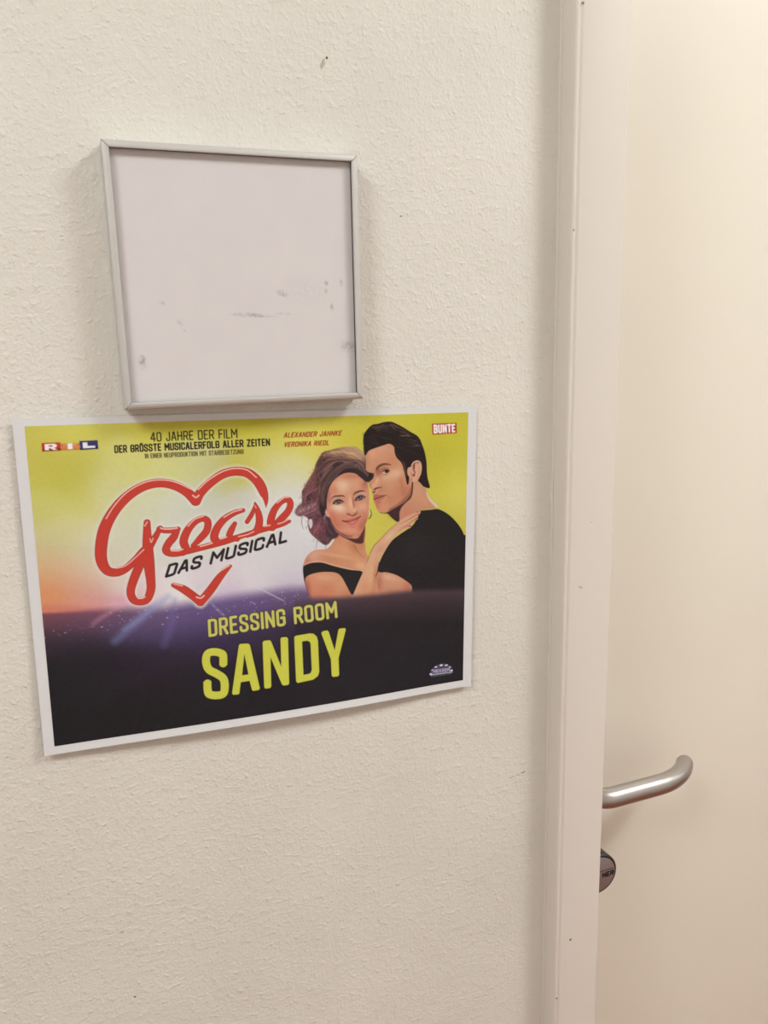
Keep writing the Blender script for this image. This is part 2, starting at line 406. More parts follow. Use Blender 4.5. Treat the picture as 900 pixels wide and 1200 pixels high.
def spline(p, closed, n=5):
    p = np.asarray(p, float); N = len(p)
    if closed: q = np.vstack([p[-1:], p, p[:2]]); M = N
    else: q = np.vstack([2*p[:1]-p[1:2], p, 2*p[-1:]-p[-2:-1]]); M = N-1
    out = []
    for i in range(M):
        a, b, c, d = q[i:i+4]
        for t in np.arange(n)/n:
            out.append(.5*((2*b)+(c-a)*t+(2*a-5*b+4*c-d)*t*t+(-a+3*b-3*c+d)*t**3))
    if not closed: out.append(p[-1])
    return np.array(out)
def frm(ox, oy, k):
    return lambda *v: [(ox+v[i]/k, oy+v[i+1]/k) for i in range(0, len(v), 2)]

# condensed stroke alphabet: (advance width, strokes) in a cell one unit tall, y down
def _arc(cx, cy, rx, ry, a0, a1, n=6):
    return [(cx+rx*math.cos(math.radians(a0+(a1-a0)*i/n)), cy+ry*math.sin(math.radians(a0+(a1-a0)*i/n))) for i in range(n+1)]
def _O(w, h0=0, h1=1, r=.13):
    return _arc(r, h0+r, r, r, 180, 270)+_arc(w-r, h0+r, r, r, 270, 360)+_arc(w-r, h1-r, r, r, 0, 90)+_arc(r, h1-r, r, r, 90, 180)+[(0, h0+r)]
_w = .34
_S = [(_w, .26)]+_arc(_w-.13, .13, .13, .13, 0, -90)+_arc(.13, .13, .13, .13, 270, 180)+[(0, .3), (.05, .42), (_w-.05, .58), (_w, .70)]+_arc(_w-.13, .87, .13, .13, 0, 90)+_arc(.13, .87, .13, .13, 90, 180)+[(0, .74)]
GLYPH = {
 'A': (.36, [[(0, 1), (.15, 0), (.21, 0), (.36, 1)], [(.07, .68), (.29, .68)]]),
 'B': (_w, [[(0, 0), (0, 1)], [(0, 0), (.2, 0)]+_arc(_w-.14, .13, .13, .13, 270, 360)+[(_w-.01, .36), (.24, .48), (0, .48)], [(.24, .48), (_w, .62)]+_arc(_w-.13, .87, .13, .13, 0, 90)+[(0, 1)]]),
 'C': (_w, [[(_w, .28)]+_arc(_w-.13, .13, .13, .13, 0, -90)+_arc(.13, .13, .13, .13, 270, 180)+_arc(.13, .87, .13, .13, 180, 90)+_arc(_w-.13, .87, .13, .13, 90, 0)+[(_w, .72)]]),
 'D': (_w, [[(0, 0), (0, 1), (.2, 1)]+_arc(_w-.13, .87, .13, .13, 90, 0)+_arc(_w-.13, .13, .13, .13, 0, -90)+[(0, 0)]]),
 'E': (.28, [[(.28, 0), (0, 0), (0, 1), (.28, 1)], [(0, .49), (.24, .49)]]),
 'F': (.28, [[(.28, 0), (0, 0), (0, 1)], [(0, .49), (.24, .49)]]),
 'G': (_w, [[(_w, .28)]+_arc(_w-.13, .13, .13, .13, 0, -90)+_arc(.13, .13, .13, .13, 270, 180)+_arc(.13, .87, .13, .13, 180, 90)+_arc(_w-.13, .87, .13, .13, 90, 0)+[(_w, .52), (.19, .52)]]),
 'H': (_w, [[(0, 0), (0, 1)], [(_w, 0), (_w, 1)], [(0, .49), (_w, .49)]]),
 'I': (.0, [[(0, 0), (0, 1)]]),
 'J': (.28, [[(.28, 0)]+_arc(.15, .87, .13, .13, 0, 90)+_arc(.13, .87, .13, .13, 90, 180)+[(0, .74)]]),
 'K': (.34, [[(0, 0), (0, 1)], [(.33, 0), (.03, .52)], [(.11, .42), (.35, 1)]]),
 'L': (.27, [[(0, 0), (0, 1), (.27, 1)]]),
 'M': (.46, [[(0, 1), (0, 0), (.23, .62), (.46, 0), (.46, 1)]]),
 'N': (.36, [[(0, 1), (0, 0), (.36, 1), (.36, 0)]]),
 'O': (_w, [_O(_w)]),
 'Ö': (_w, [_O(_w), [(.07, -.2), (.09, -.2)], [(.25, -.2), (.27, -.2)]]),
 'P': (_w, [[(0, 1), (0, 0), (.2, 0)]+_arc(_w-.13, .13, .13, .13, 270, 360)+_arc(_w-.13, .43, .13, .13, 0, 90)+[(0, .56)]]),
 'R': (_w, [[(0, 1), (0, 0), (.2, 0)]+_arc(_w-.13, .13, .13, .13, 270, 360)+_arc(_w-.13, .41, .13, .13, 0, 90)+[(0, .54)], [(.19, .56), (_w+.01, 1)]]),
 'S': (_w, [_S]),
 'T': (.34, [[(0, 0), (.34, 0)], [(.17, 0), (.17, 1)]]),
 'U': (_w, [[(0, 0)]+_arc(.13, .87, .13, .13, 180, 90)+_arc(_w-.13, .87, .13, .13, 90, 0)+[(_w, 0)]]),
 'V': (.36, [[(0, 0), (.18, 1), (.36, 0)]]),
 'X': (.36, [[(0, 0), (.36, 1)], [(.36, 0), (0, 1)]]),
 'Z': (.32, [[(0, 0), (.32, 0), (0, 1), (.32, 1)]]),
 '4': (.36, [[(.28, 1), (.28, 0), (.24, 0), (0, .72), (.38, .72)]]),
 '0': (_w, [_O(_w)]),
 '-': (.2, [[(0, .5), (.2, .5)]]),
 ' ': (.12, []),
}
def text(cv, string, tl, tr, br, bl, w, col, gap=.19, pid=None, outline=None, a=1, soft=.6, off=(0, 0), wide=1):
    """letters of a line fitted into the four corners of its box; w = stroke width in sketch pixels"""
    total = sum(GLYPH[ch][0]*wide+gap for ch in string)-gap
    tl, tr, br, bl = (np.array(q, float)+off for q in (tl, tr, br, bl))
    h = (np.linalg.norm(bl-tl)+np.linalg.norm(br-tr))/2; wd = np.linalg.norm(tr-tl)
    ix, iy = w/2/wd, w/2/h                             # inset so that the strokes' edges meet the box
    def at(x, y):
        u = ix+(1-2*ix)*x/total; v = iy+(1-2*iy)*y
        return (1-v)*((1-u)*tl+u*tr)+v*((1-u)*bl+u*br)
    for layer in ((outline, col) if outline is not None else (col,)):
        x = 0; ww = w+(1.3 if layer is outline and outline is not None else 0)
        for ch in string:
            g, strokes = GLYPH[ch]
            for st in strokes:
                cv.line([at(x+px*wide, py) for px, py in st], ww, layer, soft=soft, pid=pid, smooth=False, a=a)
            x += g*wide+gap

BACK, WOMAN, MAN, HEART, SUBTITLE, ROOM_LINE, NAME_LINE, TOP_LINES, CAST_LINES, LOGO_TV, LOGO_MAG, EMBLEM = range(12)

def paint_poster():
    rs = np.random.RandomState(4)
    cv = Canvas(); U, V = cv.U, cv.V
    G = frm(90, 530, 3.4615); W = frm(345, 510, 9); M = frm(415, 485, 9); B = frm(345, 600, 8.571)
    A = frm(430, 590, 7.5); F = frm(420, 535, 11.25); T = frm(420, 490, 10); Lw = frm(345, 585, 13.846)
    E = frm(375, 570, 13.846); E0 = frm(375, 535, 13.846); C3 = frm(340, 480, 4.0909)
    # ---- sky: cloudy yellow melting into white and sunset orange
    sky = [(35,505,198,184,80),(100,500,200,188,80),(180,497,205,190,74),(250,492,208,195,76),(300,492,208,192,70),(345,500,210,195,80),
      (420,500,205,190,72),(540,490,205,192,70),(530,560,202,188,72),(545,600,200,185,75),(440,640,208,190,82),(440,600,205,190,80),(330,515,208,196,90),
      (35,550,192,178,76),(50,600,198,188,100),(60,630,205,192,140),(52,660,212,178,135),(50,685,220,160,110),(52,705,212,128,96),
      (80,560,190,178,72),(95,545,196,182,80),(85,590,195,185,95),(80,620,205,195,135),(100,640,212,200,165),(90,670,218,180,150),(80,695,215,150,120),
      (120,560,204,196,125),(135,580,205,196,140),(150,545,205,195,110),(200,550,208,200,130),(250,545,212,204,150),(290,535,210,196,95),(315,540,212,200,130),
      (165,600,210,204,170),(220,590,214,208,190),(200,630,215,208,195),(250,620,216,208,196),(300,600,216,208,196),(335,560,215,208,190),(345,590,218,210,202),
      (350,545,212,200,130),(370,520,208,192,78),(355,620,218,210,206),(350,650,214,206,206),(320,660,218,208,206),(130,640,213,204,180),(120,670,220,198,178),
      (110,700,214,150,140),(150,690,224,208,196),(200,700,228,216,212),(250,690,222,208,208),(300,680,220,206,208),(350,675,214,200,206),(340,690,192,172,190),
      (160,705,218,176,186),(260,705,196,164,190)]
    acc = np.zeros((NY, NX, 3)); wt = np.zeros((NY, NX))
    for x, y, r, g, b in sky:
        k = np.exp(-((U-x)**2+((V-y)*1.15)**2)/(2*17.0**2))+1e-7; acc += k[..., None]*np.array([r, g, b]); wt += k
    cv.rgb = acc/wt[..., None]
    cl = fbm(rs, 5, 2)                                    # faint clouds
    cv.rgb += (cl*12*(V < 640)*np.clip((650-V)/60, 0, 1))[..., None]*np.array([1, 1, 1.3])
    # ---- the land and the night below
    land = [(45,722,150,80,88),(50,735,92,66,78),(50,750,48,38,46),(100,722,140,82,98),(100,735,86,64,84),(100,755,46,38,46),(150,722,120,86,112),(150,740,78,66,98),
      (150,770,42,34,42),(200,725,112,88,128),(200,745,74,60,92),(200,770,48,38,50),(250,710,116,92,138),(250,730,84,66,104),(250,755,56,42,66),(250,790,42,34,42),(300,700,120,96,140),
      (300,720,86,66,102),(300,745,58,44,62),(350,692,130,106,140),(350,712,78,60,88),(350,735,50,40,52),(400,705,72,56,66),(400,725,40,33,38),(450,705,62,46,50),(470,720,38,33,35),
      (60,800,36,32,35),(60,860,34,31,33),(200,830,35,31,33),(300,800,36,31,34),(400,770,36,32,34),(500,720,37,33,34),(500,790,33,31,32),(100,780,38,33,37),(540,700,38,34,34),(330,775,40,33,40),(220,800,38,32,37)]
    acc = np.zeros((NY, NX, 3)); wt = np.zeros((NY, NX))
    for x, y, r, g, b in land:
        k = np.exp(-(((U-x)*.55)**2+(V-y)**2)/(2*13.0**2))+1e-9; acc += k[..., None]*np.array([r, g, b]); wt += k
    land_rgb = acc/wt[..., None]
    hz = np.interp(U, [20, 60, 110, 150, 190, 240, 290, 340, 380, 430, 560], [720, 718.5, 715, 713, 712, 704, 696, 689, 688, 690, 690])
    edge = np.interp(U, [20, 110, 160, 400], [1.2, 4, 9, 8])
    k = np.clip((V-hz)/(2*edge)+.5, 0, 1); k = k*k*(3-2*k)
    cv.rgb += (land_rgb-cv.rgb)*k[..., None]
    cv.blob(75, 714, 42, 4.5, (205, 110, 105), .55); cv.blob(140, 704, 28, 7, (214, 140, 160), .5); cv.blob(52, 700, 22, 9, (224, 148, 96), .55)
    # sun rays
    for p, w, c, a in [([(196, 700), (168, 722), (134, 752)], [7, 12, 9], (130, 140, 190), .38), ([(190, 703), (160, 728), (145, 738)], [3, 4, 3], (170, 175, 210), .35),
                       ([(204, 703), (200, 730), (192, 755)], [5, 10, 9], (120, 105, 165), .3), ([(150, 705), (122, 722), (108, 732)], [3, 4, 3], (225, 150, 175), .45),
                       ([(300, 688), (318, 697), (332, 704)], [1, 1.6, 1], (215, 205, 220), .6), ([(246, 706), (256, 716), (262, 722)], [2, 3, 3], (165, 150, 190), .35)]:
        cv.line(p, w, c, soft=6 if max(w) > 3 else 1.6, a=a)
    # town lights
    for i in range(260):
        x = 50+rs.rand()*390
        y0 = np.interp(x, [50, 110, 150, 240, 300, 360, 440], [744, 733, 724, 716, 705, 697, 694]); y = y0+rs.randn()*4.5+(rs.rand() < .3)*rs.rand()*6
        b = rs.rand(); c = (190+55*b, 165+60*b, 185+50*b)
        cv.line([(x, y), (x+rs.rand()*1.8, y-.3*rs.rand())], .35+.55*b*b, c, soft=.8, a=.12+.55*b**3, smooth=False)
    # ---- the man
    skin = (204, 142, 108)
    neck = M(560,640, 700,700, 760,790, 800,880, 895,978, 720,1010, 690,1040, 600,1110, 470,1110, 400,1060, 380,980)
    cv.poly(neck, (196, 136, 106), pid=MAN); nk = cv.mask(neck)
    cv.blob(*M(660, 800)[0], 9, 14, (206, 150, 118), .8, 20, nk); cv.blob(*M(740, 900)[0], 9, 6, (208, 146, 112), .8, 40, nk)
    cv.line(M(770,820, 800,890, 890,985), [1.5, 3, 4], (222, 205, 180), soft=2, a=.8, clip=nk); cv.blob(*M(560, 1050)[0], 6, 9, (206, 120, 100), .7, 30, nk)
    face = F(70,60, 120,-120, 300,-190, 420,-190, 480,-110, 560,20, 640,110, 720,180, 714,330, 706,420, 690,500, 620,590, 520,660, 420,715, 350,738, 280,732, 248,690, 225,640,
             205,590, 196,545, 200,520, 185,495, 198,470, 178,440, 150,395, 135,340, 110,290, 85,200)
    cv.poly(face, skin, pid=MAN); fm = cv.mask(face)
    for f_, rx, ry, c, a, r in [((180,-60),6,9,(216,158,122),.8,20), ((300,-100),9,6,(214,154,126),.7,0), ((440,60),6,9,(196,128,96),.6,0), ((500,230),9,6,(226,180,148),.85,-20), ((400,260),9,5,(220,172,140),.8,-10),
          ((450,340),8,8,(208,152,118),.7,0), ((560,420),9,11,(194,126,94),.7,0), ((620,470),5,9,(176,104,80),.6,20), ((330,430),6,5,(196,128,104),.6,0), ((450,560),10,7,(196,124,92),.7,-30),
          ((340,660),8,4,(214,138,116),.8,0), ((250,640),3,5,(196,112,92),.7,0), ((240,300),3.5,8,(222,170,138),.9,10), ((200,380),3,4,(222,160,130),.8,0), ((130,380),2.5,5,(170,90,74),.8,0),
          ((600,300),6,10,(200,134,102),.6,0), ((110,60),3,10,(196,132,100),.7,0), ((260,230),4,4,(186,118,92),.7,0)]:
        cv.blob(*F(*f_)[0], rx, ry, c, a, r, fm)
    # ear, jaw shadow
    shade = F(280,736, 350,740, 420,712, 500,665, 590,610, 660,545, 700,470, 712,340, 722,340, 716,470, 690,545, 620,610, 570,670, 545,740, 545,850, 500,850, 440,800, 390,752, 340,748)
    cv.poly(shade, (66, 40, 40), soft=1.6, pid=MAN)
    cv.line(F(420,700, 520,640, 610,570, 670,500, 700,400), [2, 3, 3.5, 3, 1], (120, 66, 56), soft=3.2, a=.6, clip=fm)
    cv.blob(*F(470, 740)[0], 4.5, 5, (72, 50, 52), .7); cv.line(F(712,340, 712,420, 700,490), [1, 1.2, 1], (60, 32, 32), soft=.9, a=.9)
    # hair
    hair = T(75,440, 60,340, 55,250, 62,190, 100,130, 160,75, 230,62, 300,42, 380,38, 440,60, 520,100, 600,150, 680,195, 720,240, 750,310, 780,400, 800,510, 805,620, 815,700, 840,790, 832,815, 800,810,
             760,790, 735,760, 700,720, 735,650, 745,560, 720,500, 660,500, 620,560, 590,590, 592,650, 596,700, 590,760, 572,770, 556,700, 535,610, 505,520, 450,460, 425,400, 415,330, 360,296, 290,315, 200,345, 120,380)
    cv.poly(hair, (40, 30, 29), pid=MAN); hm = cv.mask(hair)
    cv.poly(F(70,215, 120,205, 175,215, 190,240, 172,280, 150,262, 128,300, 95,285), (42, 32, 30), soft=1.4, pid=MAN)   # shaded far eye
    cv.line(F(150,280, 168,292), 1.2, (186, 168, 160), soft=.8, a=.8)
    for p, c, a in [(T(370,60, 400,95, 420,120), (150,140,120), .6), (T(390,60, 440,90, 500,120), (140,120,100), .5), (T(480,150, 540,165, 610,190), (120,70,50), .7), (T(480,205, 560,200, 640,210), (150,110,95), .7),
                    (T(560,190, 600,195), (190,150,130), .7), (T(600,240, 660,262, 700,270), (95,70,62), .6), (T(640,322, 690,315, 730,322), (130,105,95), .7), (T(240,110, 270,80, 310,60), (95,80,68), .6),
                    (T(580,275, 650,290, 700,300), (90,70,66), .5), (T(120,150, 180,110, 250,110), (66,54,46), .5), (T(110,230, 200,200, 300,220), (58,46,40), .5), (T(450,110, 520,140, 560,170), (110,90,76), .5),
                    (T(420,380, 470,440, 520,500), (66,46,40), .5), (T(500,360, 600,390, 700,420), (56,42,38), .5)]:
        cv.line(p, [.4, 1.2, .4], c, soft=.8, a=min(1, a*1.25), clip=hm)
    for i in range(70):
        t = rs.rand()*.6; x, y = 110+620*t, 80+60*abs(t-.35)+190*max(0, t-.42)
        cv.line(T(x, y, x+40+30*rs.rand(), y-6+26*rs.rand(), x+90+40*rs.rand(), y+20+50*rs.rand()), [.2, .7, .2], [(74,58,50), (104,80,66), (30,24,24), (60,46,42)][i % 4], soft=.7, a=.55)
    for i in range(60):
        x, y = 90+600*rs.rand(), 120+220*rs.rand(); cv.line(T(x, y, x+50, y-14+20*rs.rand(), x+110, y+10+40*rs.rand()), [.2, .8, .2], [(56,44,40), (28,22,22), (66,50,44)][i % 3], soft=.8, a=.5, clip=hm)
    for i in range(14):
        y = 160+20*i; cv.line(T(72-rs.rand()*14, y, 64-rs.rand()*18, y+18, 74, y+40), .5, (70, 58, 44), soft=.7, a=.5)
    ear = F(700,100, 730,60, 780,44, 820,65, 835,120, 828,190, 815,250, 790,300, 745,328, 705,325, 690,280, 655,240, 645,180, 660,140, 690,130)
    cv.poly(ear, (214, 158, 130), pid=MAN)
    for p, w, c in [(F(715,120, 750,80, 800,75), 1, (120,66,52)), (F(730,110, 725,160, 745,200, 735,250), 1.6, (140,78,60)), (F(740,90, 738,150), 1.3, (90,50,42)), (F(720,235, 735,245), 1.6, (90,50,42)), (F(760,80, 800,130, 800,220, 770,290), .8, (196,132,106)), (F(690,200, 712,330), .7, (160,96,78))]:
        cv.line(p, w, c, soft=.9, a=.85)
    # features
    cv.blob(*F(300, 175)[0], 8, 4, (160, 98, 74), .55, -20, fm); cv.blob(*F(262, 190)[0], 3, 4, (146, 84, 64), .6, 0, fm)
    cv.line(F(240,172, 250,145, 285,115, 330,98, 375,95, 425,104), [1.4, 2.6, 2.6, 2.4, 1.8, .6], (92, 54, 42), soft=1.4, a=.9)
    cv.line(F(560,300, 585,420, 600,500), [3, 5, 3], (182, 110, 84), soft=4, a=.5, clip=fm); cv.line(F(600,60, 612,160, 640,240), [2, 2, 1.4], (150, 92, 72), soft=2.4, a=.5, clip=fm)
    cv.line(F(180,350, 215,300, 235,240), [1, 2, 1], (180, 112, 88), soft=2.6, a=.5, clip=fm); cv.line(F(380,500, 410,540), [1.4, .8], (168, 98, 78), soft=2, a=.6, clip=fm)
    cv.line(F(300,440, 250,480), [1, .6], (176, 108, 86), soft=2, a=.6, clip=fm)
    cv.line(F(305,170, 345,150, 400,158), [.6, .9, .5], (120, 66, 54), soft=.8, a=.9)
    cv.poly(F(315,200, 345,180, 385,178, 405,190, 390,212, 350,222, 325,218), (198, 170, 156), soft=.9); cv.poly(F(348,182, 385,177, 402,190, 388,208, 362,212, 350,200), (62, 34, 30), soft=.9)
    cv.line(F(310,200, 345,178, 385,172, 412,186), [.6, 1.2, 1.3, .8], (60, 34, 30), soft=.7); cv.line(F(325,226, 360,238, 400,216), [.4, .8, .4], (140, 84, 70), soft=.9, a=.8)
    cv.line(F(250,190, 290,200), [2, 1], (168, 98, 76), soft=2.5, a=.6)
    cv.line(F(210,432, 235,415, 270,408, 300,402), [1.6, 1.6, 1.2, .5], (88, 42, 38), soft=.9); cv.line(F(300,380, 312,400, 296,412), [.4, .7, .4], (150, 84, 70), soft=1, a=.8); cv.line(F(190,462, 200,470, 222,452), [1.2, 1.4, .8], (96, 48, 44), soft=1)
    cv.poly(F(198,520, 215,498, 240,492, 262,500, 310,500, 355,500, 362,510, 300,530, 240,552, 205,560), (176, 100, 84), soft=1.2)
    cv.poly(F(205,566, 240,556, 300,534, 345,516, 330,550, 290,580, 245,606, 220,600), (190, 112, 94), soft=1.3)
    cv.line(F(203,562, 240,550, 300,528, 362,508), [.8, 1.1, 1, .6], (92, 38, 36), soft=.8); cv.line(F(245,618, 290,600), [.5, 1], (150, 82, 70), soft=1.4, a=.7)
    # sleeve shirt and arm
    shirt = A(455,75, 480,60, 560,52, 620,45, 670,62, 730,100, 790,160, 830,215, 856,270, 880,330, 900,900, 300,900, 85,880, 92,610, 105,540, 150,440, 220,330, 300,265, 400,195, 440,130)
    cv.poly(shirt, (38, 34, 34), pid=MAN); sm = cv.mask(shirt)
    cv.blob(*A(420, 400)[0], 22, 20, (48, 43, 43), .6, 0, sm); cv.blob(*A(180, 560)[0], 8, 14, (46, 41, 42), .5, 0, sm)
    for i in range(60):
        x, y = 250+rs.rand()*500, 250+rs.rand()*500; cv.line(A(x, y, x+60+rs.rand()*60, y+8), .5, (58, 50, 52), soft=1, a=.3, smooth=False, clip=sm)
    arm = A(93,622, 130,608, 180,606, 260,628, 330,668, 380,705, 400,735, 388,790, 300,830, 90,840)
    cv.poly(arm, (206, 144, 112), pid=MAN); am = cv.mask(arm)
    cv.blob(*A(200, 650)[0], 12, 4, (224, 172, 140), .7, 10, am); cv.blob(*A(360, 730)[0], 6, 5, (190, 108, 84), .8, 0, am); cv.blob(*A(110, 700)[0], 4, 12, (176, 104, 82), .7, 0, am); cv.blob(*A(240, 770)[0], 18, 5, (190, 124, 104), .7, 0, am)
    # ---- the woman: hair behind the face
    lobe = (128, 78, 84)
    hb = W(560,122, 640,122, 700,160, 745,220, 752,300, 745,420, 700,470, 400,900, 440,1040, 400,1100, 330,1160, 230,1090, 170,1030, 145,960, 150,890, 100,850, 50,855, 12,810, 40,750, 75,715, 80,640, 80,590, 120,520, 170,430, 205,370, 230,290, 270,220, 300,180, 400,150, 480,130)
    cv.poly(hb, (92, 60, 62), soft=1.6, pid=WOMAN); hw = cv.mask(hb, 1.6)
    for f_, rx, ry, c, a, r in [((600,180),17,7,(204,162,122),.97,5), ((420,190),12,4.5,(176,124,92),.9,-12), ((680,230),6,7,(190,150,112),.8,20), ((230,450),5,9,(140,90,66),.7,20), ((300,330),9,7,(70,48,46),.8,-30),
          ((330,480),10,12,(56,40,42),.9,0), ((600,320),17,6,(44,34,36),.98,6), ((300,700),4,14,(52,42,46),.95,0), ((180,620),9,9,(112,60,68),.8,0), ((150,650),4,5,(62,38,48),.8,0), ((220,760),8,5,(150,88,96),.8,-20),
          ((110,780),9,4,(176,128,132),.8,-15), ((60,800),4,5,(150,110,114),.8,-45), ((240,980),10,8,(142,80,84),.9,0), ((220,900),7,4,(96,56,66),.7,0), ((380,960),5,8,(66,52,58),.9,-20), ((420,540),4,4,(70,44,42),.6,0),
          ((200,520),5,4,(150,86,84),.6,-40), ((250,830),8,3,(110,68,78),.8,-30)]:
        cv.blob(*W(*f_)[0], rx, ry, c, a, r, hw)
    strands = [((290,200),(420,170),(560,175),(690,215)), ((300,230),(430,195),(560,215),(700,260)), ((260,270),(380,215),(500,250),(640,265)), ((480,140),(600,130),(700,180),(735,240)), ((310,250),(400,240),(500,270),(600,275)),
               ((250,300),(230,360),(170,450),(110,560)), ((280,380),(220,460),(170,540),(110,640)), ((350,360),(300,440),(280,560),(300,700)), ((430,330),(370,420),(330,520),(320,640)), ((500,340),(420,400),(350,500),(340,600)),
               ((240,560),(160,600),(110,660),(110,720)), ((260,620),(240,700),(180,760),(80,770)), ((200,700),(140,760),(80,780),(20,820)), ((260,760),(200,800),(120,830),(60,850)), ((300,820),(230,850),(160,890),(150,950)),
               ((300,860),(260,950),(210,1020),(240,1080)), ((350,900),(320,990),(300,1060),(330,1120)), ((180,640),(160,680),(140,660),(170,620)), ((60,720),(40,760),(10,800),(40,850)), ((400,940),(380,1020),(340,1100),(300,1110)),
               ((560,300),(640,310),(700,360),(740,420)), ((600,140),(690,200),(720,260),(725,330))]
    cols = [(206,168,132), (150,100,76), (66,44,44), (212,176,140), (120,84,70), (158,110,82), (150,86,92), (78,54,54), (84,58,58), (74,50,50), (168,110,112), (166,108,116), (186,146,150), (178,132,140), (90,54,64), (168,104,108), (110,64,70), (56,34,44), (120,90,98), (90,60,70), (96,76,74), (170,134,104)]
    for st, c in zip(strands, cols):
        for j in range(4):
            d = rs.randn(2)*11; cv.line(W(*[q+d[i % 2]+rs.randn()*3 for i, q in enumerate(np.ravel(st))]), [.2, .8, .9, .2], np.clip(np.array(c)+rs.randn()*12, 0, 255), soft=.8, a=.6, pid=WOMAN)
    hz_ = [((60,700),(300,860),130,(0,1)), ((100,480),(260,720),150,(0,1)), ((160,860),(420,1120),150,(2,)), ((230,220),(430,520),110,(1,)), ((300,140),(740,280),150,(3,))]
    pal = [[(150,92,98), (84,52,64), (182,134,140), (112,64,74)], [(92,62,58), (132,88,74), (60,44,44), (158,104,98)], [(156,92,96), (96,58,70), (124,70,78), (64,46,58)], [(196,150,118), (226,188,150), (120,84,70), (168,124,100)]]
    for (xa, ya), (xb, yb), n, ps in hz_:
        for i in range(n):
            x, y = xa+(xb-xa)*rs.rand(), ya+(yb-ya)*rs.rand(); P = pal[ps[i % len(ps)]]
            if ps == (3,): ang, cur, L = .1+rs.randn()*.15, .25+rs.rand()*.3, 70+50*rs.rand()
            else: ang, cur, L = rs.rand()*6.28, (rs.rand()-.5)*3.4, 34+50*rs.rand()
            q = []
            for k in range(6): q += [x, y]; x += math.cos(ang)*L/5; y += math.sin(ang)*L/5; ang += cur/5
            cv.line(W(*q), [.2, .75, .2], np.clip(np.array(P[rs.randint(4)])+rs.randn()*8, 0, 255), soft=.9, a=.42, clip=hw)
    for f_, rx, ry, a, r in [((330,400),9,16,.75,25), ((300,560),5,14,.7,8), ((430,290),12,5,.7,-25), ((610,290),14,3.5,.7,4), ((300,720),3.5,12,.7,0)]: cv.blob(*W(*f_)[0], rx, ry, (58, 42, 45), a, r, hw)
    for i in range(34):                                # flyaway ends round the outline
        k_ = rs.randint(10, 27); x, y = [(745,220),(700,160),(640,122),(560,122),(400,150),(300,180),(270,220),(230,290),(205,370),(170,430),(120,520),(80,590),(80,640),(75,715),(40,750),(12,810),(50,855),(100,850),(150,890),(145,960),(170,1030),(230,1090),(330,1160),(400,1100),(250,250),(190,400),(110,540)][k_-5 if i % 2 else k_]
        x += rs.randn()*16; y += rs.randn()*16; a_ = math.atan2(y-600, x-420)+rs.randn()*.6; L = 22+20*rs.rand()
        cv.line(W(x, y, x+math.cos(a_)*L*.5, y+math.sin(a_)*L*.5, x+math.cos(a_+.8)*L, y+math.sin(a_+.8)*L), [.9, .6, .2], [(130,92,96), (170,132,126), (110,76,78)][i % 3], soft=1, a=.4)
    for p in [(B(235,260, 225,310, 215,370)), (B(335,270, 325,320, 308,370)), (W(40,760, 5,800, 20,850)), (W(80,850, 75,930, 95,990))]:
        cv.line(p, [1, .7, .4], (124, 92, 94), soft=.8, a=.7)
    cv.poly(W(155,890, 185,890, 190,950, 168,985, 152,940), (214, 196, 192), soft=1.2)
    # shoulders and neck
    body = B(405,225, 395,290, 350,350, 300,376, 220,380, 150,415, 105,480, 86,560, 95,680, 120,760, 150,840, 210,930, 420,960, 620,900, 700,700, 760,560, 760,480, 722,400, 712,300, 706,120, 560,60, 440,80)
    cv.poly(body, (206, 142, 108), pid=WOMAN); bm = cv.mask(body)
    for f_, rx, ry, c, a, r in [((190,440),11,7,(220,164,144),.8,-20), ((130,500),5,7,(196,118,102),.7,0), ((350,470),14,5,(198,132,98),.6,10), ((500,380),10,6,(216,152,112),.8,30), ((620,440),10,7,(214,148,106),.8,20), ((670,540),8,5,(226,170,128),.8,15),
          ((600,350),5,9,(184,112,78),.6,-35), ((480,250),6,9,(210,142,108),.7,0), ((680,220),4,14,(176,104,76),.8,0), ((450,220),5,7,(206,120,92),.6,0), ((300,660),14,5,(222,160,126),.8,0), ((180,700),7,9,(214,134,112),.7,0), ((330,780),14,8,(204,122,92),.7,0), ((130,760),4,12,(166,90,76),.8,-15),
          ((470,740),9,9,(210,150,112),.7,0), ((250,870),16,6,(196,106,84),.8,0), ((540,830),8,7,(198,118,88),.7,0), ((430,440),20,2,(222,166,130),.6,10)]:
        cv.blob(*B(*f_)[0], rx, ry, c, a, r, bm)
    cv.poly(B(430,205, 500,245, 560,262, 640,262, 690,190, 712,140, 700,260, 690,310, 640,318, 590,300, 540,275, 480,245), (84, 48, 44), soft=2, pid=WOMAN)
    cv.line(B(600,330, 640,400, 700,460), [1.4, 1, .6], (170, 98, 70), soft=1.3, a=.7, clip=bm)
    cv.line(B(88,540, 100,690, 130,790, 190,900), .9, (120, 62, 56), soft=1, a=.7)
    top = B(88,556, 130,525, 190,510, 280,510, 400,545, 550,580, 690,605, 640,720, 585,832, 530,750, 480,660, 430,615, 350,602, 250,606, 160,628, 112,660, 104,700, 90,640)
    cv.line(B(110,524, 190,502, 285,502, 400,536, 550,571, 690,596), .9, (226, 188, 166), soft=1, a=.7)
    cv.poly(top, (40, 36, 37), pid=WOMAN)
    # face
    face = W(540,392, 470,425, 410,480, 372,545, 350,620, 342,700, 345,790, 372,870, 400,950, 440,1010, 500,1050, 580,1070, 650,1062, 700,1030, 740,965, 768,900, 784,830, 788,740, 790,640, 785,560, 765,490, 710,430, 640,398)
    cv.poly(face, (208, 142, 112), pid=WOMAN); wf = cv.mask(face)
